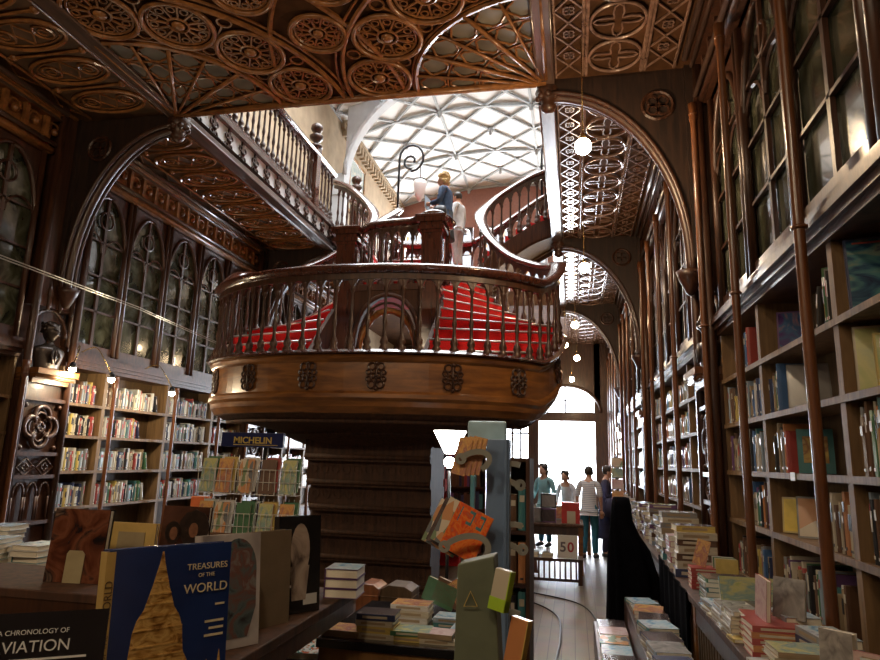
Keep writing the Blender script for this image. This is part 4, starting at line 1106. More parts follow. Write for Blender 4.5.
# second table: tall stacks beyond
G2 = 'books stacked on the second right table'
zt2 = .86
for i in range(5): flat_book((1.02, 5.72, zt2+.001+i*.032), (.18, .24, .030), 'red', PI/2+random.uniform(-.03, .03), 'bright red paperback, %s in the red stack near the table gap' % ('lowest', 'second', 'middle', 'fourth', 'topmost')[i], 'red paperbacks near the table gap')
flat_book((1.00, 5.72, zt2+.265), (.10, .20, .022), 'orange', 0, 'slim red and white booklet standing tilted on the red stack', None, 'cover_warm', rot=(math.radians(80), math.radians(14), math.radians(-18)))
for i in range(4): flat_book((1.16+.0*i, 5.60+i*.05, zt2+.125), (.16, .23, .022), ['yellow', 'cream', 'green', 'white'][i], 0, '%s thin book standing right of the red stack' % ['yellow', 'cream', 'green', 'white'][i], None, None, rot=(PI/2, 0, math.radians(-12)))
stack(1.04, 6.30, zt2, 7, (.25, .33, .058), ['navy blue', 'cream', 'brown', 'cream', 'brown', 'cream', 'yellow'], 'tall buff stack by the red one', PI/2, .02, None, G2)
stack(.99, 6.78, zt2, 6, (.22, .28, .045), ['white', 'red', 'pink', 'white', 'red'], 'small stack behind the buff one', 0, .01, 'cover_rose', G2)
stack(1.06, 7.35, zt2, 8, (.28, .36, .058), ['teal', 'black', 'cream', 'grey', 'tan', 'grey', 'cream', 'grey'], 'tall greyish stack behind the buff one', PI/2, .015, 'cover_grey', G2)
for j, (yy, n) in enumerate([(7.95, 9), (8.55, 10), (9.2, 8), (9.85, 9), (10.5, 7), (11.15, 8), (11.8, 7)]):
    stack(1.03+.03*(j % 2), yy, zt2, n, (.26, .32, .045), random.sample(['white', 'cream', 'brown', 'grey', 'pale blue', 'tan', 'black', 'purple'], 5), '%s stack beyond the greyish one' % ordn[j], PI/2*(j % 2), .02, None, G2)
for j in range(6): stack(1.0, 13.6+j*.7, .86, 5, (.3, .34, .06), ['white', 'tan', 'pale blue', 'brown'], '%s stack on the farthest right table' % ordn[j], 0, .02, None, 'books on the far right table')
# low stepped display
t = empty('stepped_bench', (.5, 5.7, 0), 0, 'low two-step wooden bench along the aisle covered with large books', 'bench')
b = MB(); b.box(-.02, .30, -1.35, 1.35, 0, .50); b.build('upper_step', 'dark', t, bevel=.008)
b = MB(); b.box(-.32, -.02, -1.35, 1.35, 0, .26); b.build('lower_step', 'dark', t, bevel=.008)
upc = [('navy blue', 'bk_navy blue'), ('pale blue', 'cover_grey'), ('navy blue', 'cover_dark'), ('teal', 'cover_sky'), ('navy blue', 'cover_dark'), ('orange', 'cover_warm'), ('tan', 'cover_grey'), ('teal', 'cover_sky')]
for j, (c, tp) in enumerate(upc):
    y = 4.62+j*.31; stack(.62, y, .50, 3 if j < 6 else 1, (.24, .29, .03), [c, 'white', 'cream'][::-1] if j < 6 else [c], '%s pile from near end, upper bench step' % ordn[j], random.choice([.1, PI/2+.1, .2, -.1]), .012, tp, 'books on the low stepped bench')
for j in range(8):
    y = 4.62+j*.31; stack(.335, y, .26, 2, (.25, .29, .028), [['teal', 'pale blue'], ['bright blue', 'teal'], ['white', 'pink'], ['teal', 'navy blue']][j % 4], '%s pile from near end, lower bench step' % ordn[j], 0, .008, ['cover_sky', 'cover_patch', 'cover_rose', 'cover_dark'][j % 4], 'books on the low stepped bench')
# black cloth over a stand
t = MB(); n = 40; rows = []
for (z, x0, x1, y0, y1, am) in ((1.46, .37, .49, 7.30, 7.40, .0), (1.45, .35, .52, 7.26, 7.44, .0), (1.38, .34, .53, 7.22, 7.46, .005), (1.22, .33, .54, 7.2, 7.5, .010), (1.08, .32, .60, 7.16, 7.54, .016), (.92, .31, .70, 7.14, 7.56, .022), (.7, .30, .80, 7.12, 7.58, .026), (.4, .29, .82, 7.1, 7.6, .030), (.012, .28, .83, 7.08, 7.62, .03)):
    x0 += .06; x1 = min(x1+.06, .84); cx_, cy_ = (x0+x1)/2, (y0+y1)/2; r = []
    for j in range(n):
        a = 2*PI*j/n; c_, s_ = math.cos(a), math.sin(a); e = .5
        x = cx_+(x1-x0)/2*math.copysign(abs(c_)**e, c_); y = cy_+(y1-y0)/2*math.copysign(abs(s_)**e, s_); w = am*math.sin(a*9+z*2)
        r.append((min(x+w*c_, .845), y+w*s_, z))
    rows.append(r)
vs = [v for r in rows for v in r]
t.add(vs, [(i*n+j, i*n+(j+1) % n, (i+1)*n+(j+1) % n, (i+1)*n+j) for i in range(len(rows)-1) for j in range(n)]+[tuple(range(n))], True)
tag(t.build('draped_cloth', 'black'), 'black cloth draped to the floor over a narrow stand beside the aisle', 'cloth')
b = MB(); N = 26; vs = []
for i in range(N+1):
    y = 5.45+i*.063; tt = i/N; zt_ = .868+.06*max(0, tt-.05)**1.2 if tt > .05 else .868; xo = .828+.008*math.sin(i*1.3)
    if zt_ > 1.3: zt_ = 1.3
    vs += [(xo-.006, y, .03), (xo-.006, y, zt_), (xo+.006, y, zt_), (xo+.006, y, .03)]
fs = []
for i in range(N):
    for j in range(4): fs.append((i*4+j, i*4+(j+1) % 4, (i+1)*4+(j+1) % 4, (i+1)*4+j))
fs += [(0,1,2,3), (N*4+3, N*4+2, N*4+1, N*4)]
b.add(vs, fs); tag(b.build('cloth_curtain', 'black'), 'black cloth hanging down the aisle side of the second table', 'cloth')

# ------------------------------------------------------------------ left foreground
# high ledge with large-format books, cabinet behind
def cab(name, poly, z0, z1, lab, mat='dark'):
    cx_ = sum(p[0] for p in poly)/len(poly); cy_ = sum(p[1] for p in poly)/len(poly); t = empty(name, (cx_, cy_, 0), 0, lab, 'counter')
    q = [(x-cx_, y-cy_) for x, y in poly]; b = MB(); b.prism([(x*.985, y*.985) for x, y in q], (z0, z1-.04), 'z'); b.build('body', mat, t)
    b = MB(); b.prism(q, (z1-.04, z1), 'z'); b.build('top_board', 'matdark', t, bevel=.005); return t
cab('display_counter', [(-1.72, 1.12), (-1.04, 1.12), (-1.01, 1.9), (-1.02, 3.12), (-1.37, 3.12), (-1.37, 2.55), (-1.72, 2.55)], 1.08, 1.18, 'narrow dark wooden ledge carrying the row of large standing books')
cab('display_counter', [(-3.6, 2.62), (-1.40, 2.62), (-1.40, 3.16), (-3.6, 3.16)], 0, 1.18, 'wide dark wooden counter behind the ledge with framed books standing on it')
cab('display_counter', [(-1.75, .7), (-.86, .7), (-.86, 1.09), (-1.75, 1.09)], 0, 1.215, 'dark counter end at the lower left corner under the aviation book')
def display_book(name, x, y, z, w, h, t, col, rz, tilt, label, top=None):
    """book standing upright, front cover towards the viewer (-y), spine on the left"""
    cov = 'bk_'+col if 'bk_'+col in M else col
    r = empty(name, (x, y, z), 0, label, 'book'); r.rotation_euler = (-tilt, 0, rz)
    b = MB(); b.box(-w/2, w/2, 0, .004, 0, h); b.box(-w/2, w/2, t-.004, t, 0, h); b.box(-w/2, -w/2+.004, 0, t, 0, h); b.build('cover', cov, r)
    b = MB(); b.box(-w/2+.004, w/2-.006, .0045, t-.0045, .005, h-.005); b.build('pages', 'page', r)
    if top: b = MB(); b.box(-w/2+.001, w/2-.001, -.001, 0, .001, h-.001); b.build('cover_picture', top, r)
    return r
# the blue and gold book
M['spine_gold'] = plain('old_gold_spine', (.52, .36, .12), .4, var=.1)
M['deepblue'] = plain('deep_blue_cover', (.012, .035, .16), .25, var=.25, scale=6, coat=.5)
M['goldpic'] = picture('golden_photo', [(.16, .07, .02), (.48, .26, .07), (.72, .47, .16), (.34, .17, .05)], 22, stretch=(1, 1, 2.2))
tb = display_book('art_book', -1.04, 1.64, 1.181, .33, .37, .05, 'deepblue', math.radians(56), math.radians(4), 'large blue and gold art book TREASURES OF THE WORLD with a golden stupa')
b = MB(); b.box(-.1675-.004, -.1675, 0, .045, 0, .365); b.box(-.1675, -.150, -.0012, 0, 0, .365); b.build('spine', 'spine_gold', tb)
prof = [(-.115, 0), (-.112, .03), (-.105, .055), (-.095, .08), (-.082, .10), (-.078, .13), (-.075, .16), (-.064, .19), (-.045, .215), (-.036, .24), (-.025, .27), (-.016, .30), (-.008, .325), (-.002, .355)]
b = MB(); poly = [(x*.86, z+.002) for x, z in prof]+[(-x*.86, z+.002) for x, z in reversed(prof)]
b.prism([(x-.03, z) for x, z in poly], (-.0030, -.0012), 'y')
for (z0, w) in ((.055, .105), (.10, .082), (.125, .078), (.165, .074), (.195, .06), (.225, .041), (.25, .033), (.28, .022), (.31, .012)): w *= .86; b.box(-.03-w, -.03+w, -.0045, -.003, z0, z0+.004)
for k in range(9): b.prism([(-.148+k*.035, .002), (-.125+k*.035, .002), (-.1365+k*.035, .05+.02*(k % 3))], (-.0035, -.0012), 'y')
b.build('stupa_picture', 'goldpic', tb)
M['lettering'] = plain('pale_lettering', (.78, .70, .50), .5, var=.02); M['darklet'] = plain('dark_lettering', (.10, .06, .03), .5, var=.02); M['whitelet'] = plain('white_lettering', (.72, .74, .74), .5, var=.02)
R90 = (PI/2, 0, 0)
text_mesh('TREASURES', .023, 'lettering', 'title_lettering', tb, (.155, -.003, .303), R90, .0006, 'RIGHT')
text_mesh('OF THE', .014, 'lettering', 'title_lettering', tb, (.118, -.003, .283), R90, .0006, 'RIGHT')
text_mesh('WORLD', .034, 'lettering', 'title_lettering', tb, (.158, -.003, .243), R90, .0006, 'RIGHT')
text_mesh('WORLD', .026, 'darklet', 'spine_lettering', tb, (-.1525, -.002, .20), (PI/2, -PI/2, 0), .0006, 'LEFT')
text_mesh('TREASURES OF THE', .018, 'darklet', 'spine_lettering', tb, (-.1525, -.002, .010), (PI/2, -PI/2, 0), .0006, 'LEFT')
for k in range(4): 
    b = MB(); b.box(.11-.012*(k % 2), .152, -.002, -.001, .18-k*.018, .186-k*.018) if k else b.box(.125, .152, -.002, -.001, .205, .210); b.build('small_print', 'lettering', tb)
M['collage'] = picture('photo_collage', [(.12, .10, .12), (.45, .38, .36), (.70, .62, .50), (.35, .12, .10), (.6, .58, .6)], 9, kind='noise')
t = display_book('art_book', -1.21, 1.97, 1.181, .25, .32, .035, 'grey', math.radians(48), math.radians(4), 'large book with a pinkish photo collage cover, half hidden behind the blue and gold book', 'collage')
M['dimtan'] = plain('dull_tan_cloth', (.21, .16, .105), .6, var=.1)
M['greyphoto'] = picture('grey_photo', [(.20, .18, .18), (.42, .38, .38), (.60, .57, .57), (.35, .32, .33)], 2.5)
t = display_book('art_book', -1.09, 2.06, 1.181, .21, .355, .06, 'greyphoto', math.radians(58), math.radians(6), 'thick grey plastic-wrapped book showing a dark arched figure, right of the collage book', 'greyphoto')
b = MB(); a_ = [(.07*math.cos(k/14*PI)*1, .24+.10*math.sin(k/14*PI)) for k in range(15)]
b.prism([(.07, .05), (.05, .02), (-.05, .02), (-.07, .05)][::-1][0:0]+[(x+.02, z) for x, z in a_]+[(-.05, .12), (-.02, .03), (.06, .03), (.09, .12)], (-.0025, -.0012), 'y'); b.build('arched_picture', picture('teal_statue', [(.03, .03, .04), (.10, .14, .15), (.18, .08, .07), (.25, .28, .28)], 14), t)
t = display_book('art_book', -1.10, 2.36, 1.181, .19, .335, .04, 'dimtan', math.radians(66), math.radians(3), 'tall tan cloth-bound book standing spine outwards between the grey and the black books', None)
M['blackcov'] = plain('black_glossy_cover', (.012, .012, .014), .15, var=.1, coat=.8)
t = display_book('art_book', -1.08, 2.58, 1.181, .20, .375, .04, 'blackcov', math.radians(57), math.radians(4), 'tall glossy black book with a pale standing figure, at the end of the row', None)
b = MB(); b.prism([(.045*math.cos(2*PI*k/20), .24+.105*math.sin(2*PI*k/20)) for k in range(20)], (-.003, -.001), 'y'); b.prism([(-.035, .05), (.03, .05), (.045, .18), (-.045, .18)], (-.0025, -.001), 'y'); b.build('pale_figure', picture('pale_portrait', [(.12, .09, .08), (.45, .36, .30), (.62, .54, .47)], 7), t)
b = MB(); b.box(-.07, -.02, -.002, -.001, .10, .11); b.build('small_print', 'whitelet', t); b = MB(); b.box(.02, .085, -.002, -.001, .03, .07); b.build('price_label', 'whitelet', t)
for i in range(3): flat_book((-1.03, 2.98, 1.181+i*.042), (.15, .17, .040), 'purple', .1, 'purple-blue paperback, %s of the three piled at the end of the ledge' % ['lowest', 'middle', 'topmost'][i], 'purple paperbacks at the end of the ledge', 'cover_sky' if i == 2 else None)
# aviation book
t = display_book('art_book', -1.05, 1.08, 1.216, .38, .275, .03, 'blackcov', math.radians(34), math.radians(12), 'dark book A CHRONOLOGY OF AVIATION leaning back at the lower left corner', None)
text_mesh('A CHRONOLOGY OF', .0125, 'whitelet', 'title_lettering', t, (.125, -.002, .236), R90, .0006, 'RIGHT')
text_mesh('AVIATION', .029, 'whitelet', 'title_lettering', t, (.13, -.002, .205), R90, .0006, 'RIGHT')
b = MB(); b.box(.03, .16, -.002, -.001, .190, .194); b.build('subtitle_line', 'whitelet', t)
# books shown on the wide counter
M['carpic'] = picture('rusty_engine_photo', [(.008, .006, .006), (.09, .025, .012), (.17, .06, .03), (.02, .014, .014), (.24, .15, .10)], 6)
t = display_book('art_book', -2.32, 2.80, 1.181, .28, .335, .04, 'blackcov', math.radians(6), math.radians(5), 'tall dark book with a rusty red machinery photograph, left on the wide counter', 'carpic')
b = MB(); b.prism([(-.04, .0), (.05, .0), (.05, .13), (.035, .145), (-.03, .145), (-.04, .13)], (-.006, -.003), 'y'); b.build('bookend_plate', plain('buff_metal', (.36, .30, .17), .5), t)
t = display_book('art_book', -2.22, 3.05, 1.181, .27, .255, .03, 'spine_gold', math.radians(2), math.radians(4), 'ochre-framed book seen from behind on the wide counter, left of the two faces', None)
b = MB(); b.box(-.07, .08, -.004, -.001, .0, .21); b.build('bookend_plate', plain('tan_card', (.30, .24, .14), .6), t)
M['facespic'] = picture('brown_dark_photo', [(.02, .008, .006), (.07, .03, .02), (.12, .05, .03)], 3)
t = display_book('art_book', -1.95, 3.09, 1.181, .26, .345, .03, 'facespic', math.radians(0), math.radians(4), 'dark brown book with a photograph of two people with full dark hair, on the wide counter', 'facespic')
b = MB(); b.prism([((.055+.085*math.cos(2*PI*k/20)), .24+(.085+.008*(k % 2))*math.sin(2*PI*k/20)) for k in range(20)], (-.003, -.001), 'y'); b.prism([(-.06+.045*math.cos(2*PI*k/20), .215+.055*math.sin(2*PI*k/20)) for k in range(20)], (-.003, -.001), 'y'); b.build('dark_hair', plain('printed_dark_hair', (.018, .009, .006), .4, var=.5, scale=40), t)
b = MB(); b.prism([(.055+.026*math.cos(2*PI*k/16), .23+.036*math.sin(2*PI*k/16)) for k in range(16)], (-.0045, -.003), 'y'); b.prism([(-.055+.022*math.cos(2*PI*k/16), .21+.032*math.sin(2*PI*k/16)) for k in range(16)], (-.0045, -.003), 'y'); b.build('faces', plain('printed_skin', (.17, .075, .04), .4, var=.3, scale=30), t)
b = MB(); b.box(-.03, .07, -.006, -.002, 0, .145); b.build('bookend_plate', plain('olive_card', (.34, .29, .17), .6), t)
t = display_book('art_book', -1.60, 2.93, 1.181, .22, .245, .03, 'brown', math.radians(0), math.radians(4), 'dark red-brown framed book standing right of the two faces', None)
b = MB(); b.box(-.08, .07, -.004, -.001, 0, .195); b.build('bookend_plate', plain('buff_card', (.42, .34, .20), .6), t)
# low table with a bright floral book
cab('display_counter', [(-1.5, 2.0), (-.62, 2.0), (-.62, 2.75), (-1.5, 2.75)][0:0] or [(-2.3, 3.3), (-1.46, 3.3), (-1.46, 4.4), (-2.3, 4.4)][0:0] or [(-1.75, 3.18), (-1.24, 3.18), (-1.24, 3.6), (-1.75, 3.6)], 0, .82, 'low dark cabinet seen under the ledge with a floral book on it')
M['floral'] = picture('floral_print', [(.75, .74, .68), (.75, .74, .68), (.08, .25, .22), (.70, .68, .6), (.55, .15, .06), (.1, .12, .3)], 16, kind='voronoi')
flat_book((-1.36, 3.37, .82), (.22, .32, .03), 'white', .1, 'white book with a colourful floral pattern lying below the ledge', None, 'floral')
flat_book((-1.61, 3.34, .82), (.20, .28, .03), 'white', -.05, 'plain white book lying in front of the floral one below the ledge', None, 'white')

# centre table with small books
t = empty('centre_table', (-.855, 3.6, 0), 0, 'small dark-topped table with a plain wooden front in the centre foreground', 'table')
b = MB(); b.box(-.365, .345, -.45, .45, .90, .94); b.build('tabletop', 'blackcov', t, bevel=.004)
M['oak'] = wood('honey_oak_front', (.20, .10, .035), (.34, .18, .065), .4)
b = MB(); b.box(-.35, .32, -.44, -.42, 0, .90); b.build('front_panel', 'oak', t)
b = MB(); b.box(.32, .34, -.44, .44, 0, .90); b.box(-.36, -.35, -.42, .44, 0, .90); b.box(-.35, .32, .42, .44, 0, .90); b.build('side_panels', 'dark', t)
GC = 'small books lying on the centre table'
stack(-1.115, 3.27, .94, 1, (.15, .19, .035), ['tan'], 'at the left front corner of the centre table', PI/2, .004, 'cover_grey' if False else None, GC)
stack(-.95, 3.28, .94, 4, (.15, .19, .026), ['cream', 'yellow', 'cream', 'navy blue'], 'of four, second from the left on the centre table', PI/2, .006, 'cover_dark', GC)
stack(-.78, 3.28, .94, 2, (.15, .19, .024), ['yellow', 'green'], 'third from left, front of centre table', PI/2, .005, 'cover_meadow', GC)
stack(-.645, 3.27, .94, 2, (.13, .17, .022), ['cream', 'tan'], 'fourth from left, front of centre table', PI/2, .003, 'cover_rose', GC)
stack(-.555, 3.40, .94, 1, (.09, .16, .045), ['pale blue'], 'at the right front corner of the centre table', 0, .002, 'cover_sky', GC)
stack(-.86, 3.62, .94, 3, (.16, .21, .030), ['white', 'cream', 'white'], 'behind the yellow booklets on the centre table', PI/2, .005, 'cover_warm', GC)
stack(-.62, 3.60, .94, 2, (.15, .2, .024), ['teal', 'pale blue'], 'second row, right side of the centre table', PI/2, .005, 'cover_sky', GC)
for i, (c, x) in enumerate((('green', -.76), ('brown', -.70), ('red', -.62))):
    flat_book((x, 3.90, .94+.10), (.13, .19, .03), c, 0, 'small %s book standing upright at the back right of the centre table' % c, None, 'cover_warm' if c == 'red' else None, rot=(PI/2, math.radians(-70 if c != 'red' else -28), 0))
# brown cases on a dark stool behind
t = empty('low_stool', (-1.38, 5.0, 0), 0, 'dark low stool under the two brown boxes behind the centre table', 'stool')
b = MB(); b.box(-.36, .36, -.22, .22, .60, .65); b.build('seat', 'dark', t)
for sx in (-.32, .32):
    for sy in (-.18, .18): b = MB(); b.box(sx-.02, sx+.02, sy-.02, sy+.02, 0, .60); b.build('leg', 'dark', t)
M['leather'] = wood('brown_leather_box', (.14, .045, .015), (.30, .11, .04), .4)
for (x, w, h, lab, m_) in ((-1.51, .17, .22, 'orange-brown upright box on the dark stool, left of the pair', 'leather'), (-1.29, .24, .22, 'darker brown rounded box on the stool, right of the pair', 'backp')):
    b = MB(); b.prism([(-w/2, 0), (w/2, 0), (w/2, h-.03), (w/4, h), (-w/4, h+.004), (-w/2, h-.03)], (-.12, .12)); b.box(-w/2-.004, w/2+.004, -.124, .124, h*.62, h*.66)
    tag(b.build('leather_box', m_, loc=(x, 5.0, .651), bevel=.006), lab, 'box')

# ------------------------------------------------------------------ grey-blue post rack with looped arms
M['postblue'] = plain('grey_blue_painted_metal', (.17, .26, .42), .4, .1, var=.05); M['loopgrey'] = plain('grey_board_loops', (.24, .24, .21), .6, var=.1)
t = empty('book_rack', (-.345, 3.12, 0), 0, 'tall grey-blue post rack with looped grey arms holding picture books', 'rack')
b = MB(); b.box(-.055, .055, -.04, .04, 0, 1.90); b.box(.03, .045, -.052, -.04, 0, 1.90); b.build('post', 'postblue', t, bevel=.004)
b = MB(); b.lathe((0, 0, 0), [(.13, 0), (.13, .02), (.06, .04)], 20); b.build('foot', 'postblue', t)
b = MB(); b.box(-.16, .03, .045, .065, 1.86, 1.99); b.build('sign_plate', plain('pale_blue_panel', (.38, .58, .70), .3), t, bevel=.01)
def loop(c, R, rx, tilt, par, s=1):
    """flat curved board arm: an open arc with a round eye at its end"""
    b = MB(); n = 16; pts = []
    for k in range(n+1):
        a = math.radians(-70+200*k/n)*(1 if tilt > 0 else -1)+(0 if tilt > 0 else PI*.1)
        sgx = 1 if tilt > 0 else -1; u, w = R*1.9*math.cos(a)*sgx, R*1.1*math.sin(a); th = .35*(1 if tilt > 0 else -1)
        pts.append(Vector((c[0]+u*math.cos(th)-w*math.sin(th), c[1], c[2]+u*math.sin(th)+w*math.cos(th))))
    vs = []; hw = .013
    for i, p in enumerate(pts):
        d = (pts[min(i+1, n)]-pts[max(i-1, 0)]).normalized(); nr = Vector((-d.z, 0, d.x))
        for (q, e) in ((-hw, -.004), (hw, -.004), (hw, .004), (-hw, .004)): vs.append(p+nr*q+Vector((0, e, 0)))
    b.add(vs, [(i*4+j, i*4+(j+1) % 4, (i+1)*4+(j+1) % 4, (i+1)*4+j) for i in range(n) for j in range(4)]+[(3,2,1,0), (n*4, n*4+1, n*4+2, n*4+3)])
    e = pts[-1]; m = 18; vs = []
    for k in range(m):
        a = 2*PI*k/m
        for (r_, y_) in ((.010, -.0045), (.026, -.0045), (.026, .0045), (.010, .0045)): vs.append((e.x+r_*math.cos(a), e.y+y_, e.z+r_*math.sin(a)))
    b.add(vs, [(i*4+j, i*4+(j+1) % 4, ((i+1) % m)*4+(j+1) % 4, ((i+1) % m)*4+j) for i in range(m) for j in range(4)])
    b.build('loop_arm', 'loopgrey', par)
loop((-.10, -.15, 1.79), .040, 0, .45, t); loop((-.13, -.19, 1.40), .060, 0, .5, t); loop((.09, -.02, 1.74), .040, 0, -1.3, t); loop((.10, -.02, 1.46), .045, 0, -1.2, t); loop((.09, -.02, 1.08), .045, 0, -1, t)
b = MB(); b.box(-.15, -.13, .10, .13, 0, 1.86); b.build('side_post', plain('cyan_metal', (.16, .42, .50), .35), t); b = MB(); b.box(-.13, .0, .10, .115, 1.84, 1.86); b.build('cross_bar', 'postblue', t)
M['kids'] = picture('orange_childrens_cover', [(.70, .07, .02), (.75, .11, .02), (.78, .22, .04), (.70, .08, .02), (.45, .18, .10)], 4)
for i, (dx, dy, c, tp, lb) in enumerate([(-.085, .05, 'tan', 'cover_patch', 'patterned picture book at the back of the tilted group on the rack'), (-.06, .03, 'brown', 'cover_dark', 'brown picture book in the middle of the tilted group on the rack'), (-.035, .012, 'teal', 'cover_patch', 'teal-edged picture book just behind the orange one on the rack')]):
    flat_book((-.49+dx, 3.02+dy, 1.49+.006*i), (.17, .21, .012), c, 0, lb, None, tp, rot=(math.radians(82), math.radians(24), math.radians(-8)))
ob = flat_book((-.475, 3.01, 1.48), (.175, .215, .014), 'orange', 0, 'bright orange children\'s picture book with bold letters tilted on the rack arm', None, 'kids', rot=(math.radians(82), math.radians(24), math.radians(-8)))
b = MB()
for (x, w, s_) in ((-.36, .03, 0), (-.12, .16, 1), (.18, .16, 1)):
    if s_: b.box(x, x+w, .14, .2, 1.002, 1.02); b.box(x, x+w, .38, .44, 1.002, 1.02); b.box(x+w-.04, x+w, .14, .44, 1.002, 1.02)
    else: b.box(x, x+w, .12, .44, 1.002, 1.02)
b.build('cover_lettering', 'bk_teal', ob)
for i in range(4): flat_book((-.50+.022*i, 3.00+.004*i, 1.815+.002*i), (.065, .17, .010), ['orange', 'yellow', 'red', 'orange'][i], 0, 'small orange striped booklet, %s of the fan at the top of the rack' % ['leftmost', 'second', 'third', 'rightmost'][i], None, 'cover_warm', rot=(math.radians(84), math.radians(12), math.radians(-5)))
# dark case of discs/cards on the other side of the rack
t = empty('narrow_bookcase', (-.33, 3.95, 0), 0, 'narrow dark bookcase standing right behind the grey-blue post', 'bookcase')
b = MB(); b.box(-.11, -.09, -.2, .2, 0, 1.80); b.box(.07, .09, -.2, .2, 0, 1.80); b.box(-.09, .07, .18, .2, 0, 1.80); b.box(-.11, .09, -.2, .2, 1.80, 1.82); b.build('case', 'matdark', t)
for z in (.30, .58, .86, 1.14, 1.42): b = MB(); b.box(-.089, .069, -.19, .18, z-.02, z); b.build('shelf', 'dark', t)
for j, z in enumerate((.30, .58, .86, 1.14, 1.42)):
    for i in range(3):
        o = bpy.data.objects.new('book', unit_book(random.choice(['orange', 'black', 'brown', 'teal', 'orange', 'black']))); COL.objects.link(o); o.scale = (.15, .045, random.uniform(.19, .24)); o.rotation_euler = (0, 0, -PI/2)
        o.location = (-.33-.055+i*.05, 3.86, z+.001); tag(o, 'small book on the %s shelf of the narrow dark bookcase, %s from left' % (ordn[4-j], ordn[i]), 'book', 'books in the narrow bookcase')
# leaning grey-green stand with notebooks
t = empty('display_stand', (-.27, 2.06, 0), 0, 'leaning grey-green cardboard display stand with a yellow triangle outline', 'stand')
b = MB(); vs = [(-.10, -.06, 0), (.13, -.06, 0), (.13, .10, 0), (-.10, .10, 0), (-.075, -.04, 1.49), (.035, -.04, 1.52), (.035, .06, 1.52), (-.075, .06, 1.49)]
b.add(vs, [(0,3,2,1),(4,5,6,7),(0,1,5,4),(1,2,6,5),(2,3,7,6),(3,0,4,7)]); b.build('panel', plain('grey_green_board', (.13, .15, .10), .55, var=.15), t, bevel=.004)
b = MB(); b.tube([(-.052, -.050, 1.375), (-.012, -.050, 1.378), (-.033, -.048, 1.418)], .0022, 5, closed=True); b.build('triangle_mark', 'bk_yellow', t)
for (x, z, w, h, c, c2, lb) in ((-.225, 1.375, .052, .115, 'cream', 'bk_green', 'white and lime notebook held on the side of the grey-green stand'), (-.185, 1.20, .055, .16, 'orange', 'bk_orange', 'orange notebook below the white and lime one on the stand')):
    r = empty('notebook', (x, 1.985, z), 0, lb, 'notebook'); r.rotation_euler = (math.radians(-6), math.radians(9), math.radians(-22))
    b = MB(); b.box(-w/2, w/2, 0, .03, 0, h); b.build('body', 'bk_'+c, r, bevel=.003)
    b = MB(); b.box(-w/2-.001, w/2+.001, -.001, .031, 0, .035); b.box(w/2-.002, w/2+.001, -.001, .031, .0, h); b.build('edge_band', plain('lime', (.35, .55, .03), .5) if c == 'cream' else 'bk_yellow', r)

# ------------------------------------------------------------------ map spinner with its sign
sx, sy = -2.10, 4.25
t = empty('map_spinner', (sx, sy, 0), 0, 'revolving white wire rack of maps with a blue MICHELIN sign on top', 'rack')
b = MB(); b.tube([(0, 0, .03), (0, 0, 1.86)], .018, 8); b.build('pole', 'iron', t)
b = MB(); b.lathe((0, 0, 0), [(.28, 0), (.28, .02), (.05, .05)], 20); b.build('base', 'iron', t)
b = MB(); b.box(-.33, .14, -.03, -.005, 1.845, 1.945); b.build('sign_plate', plain('sign_navy', (.010, .018, .09), .3, coat=.4), t, bevel=.003)
text_mesh('MICHELIN', .062, 'bk_yellow', 'sign_lettering', t, (-.235, -.034, 1.872), R90, .002, 'LEFT', .0012, 1.05)
b = MB(); b.box(-.235, .10, -.033, -.031, 1.859, 1.863); b.build('sign_underline', 'bk_yellow', t)
rowsz = [(1.54, .24), (1.26, .24), (.98, .24)]
cols_x = [-.30, -.16, 0, .15, .28]
for (z0, h) in rowsz:
    for i, x in enumerate(cols_x):
        y = -.26+.6*x*x; b = MB(); w = .062
        for zz in (z0, z0+.08, z0+.16): b.tube([(x-w, y+.06, zz), (x-w, y-.02, zz), (x+w, y-.02, zz), (x+w, y+.06, zz)], .0028, 4)
        for q in (-w, -w/3, w/3, w): b.tube([(x+q, y-.02, z0+.16), (x+q, y-.02, z0), (x+q, y+.06, z0), (x+q*.9, y+.075, z0+.25)], .0024, 4)
        b.tube([(x, y+.07, z0+.2), (0, 0, z0+.22)], .004, 4); b.build('wire_basket', 'wire', t)
mc = [['green', 'red', 'orange', 'brown', 'grey'], ['green', 'brown', 'green', 'red', 'green'], ['orange', 'teal', 'green', 'red', 'navy blue']]
for r_, (z0, h) in enumerate(rowsz):
    for i, x in enumerate(cols_x):
        y = sy-.26+.6*x*x
        for k in range(2):
            c = mc[r_][i] if k == 0 else random.choice(['yellow', 'white', 'green', 'red'])
            flat_book((sx+x+(.018 if k else 0), y+.006+.024*k, z0+.115+.012*k), (.10, .22, .012), c, 0, '%s folded map, %s, %s basket from left, %s row' % (c, 'in front' if k == 0 else 'behind', ordn[i], ['top', 'middle', 'bottom'][r_]), 'folded maps in the wire rack', ['cover_meadow', 'cover_warm', 'cover_patch', None][(i+r_) % 4] if k == 0 else None, rot=(math.radians(80), 0, 0), name='folded_map')
b = MB(); b.box(-.06, .06, -.03, .03, 0, .22); b.box(-.05, .05, -.032, -.03, .02, .1)
tag(b.build('brochure_box', plain('coral_orange_card', (.80, .20, .07), .5), loc=(sx-.43, sy-.05, 1.28), bevel=.004), 'coral orange brochure box at the left side of the wire map rack', 'box')
t = empty('side_stand', (sx-.43, sy-.05, 0), 0, 'thin dark stand holding the coral orange brochure box', 'stand'); b = MB(); b.tube([(0, 0, 0.02), (0, 0, 1.27)], .015, 8); b.box(-.07, .07, -.04, .04, 1.26, 1.279); b.build('pole', 'iron', t); b = MB(); b.lathe((0, 0, 0), [(.08, 0), (.08, .015), (.03, .03)], 16); b.build('foot', 'iron', t)
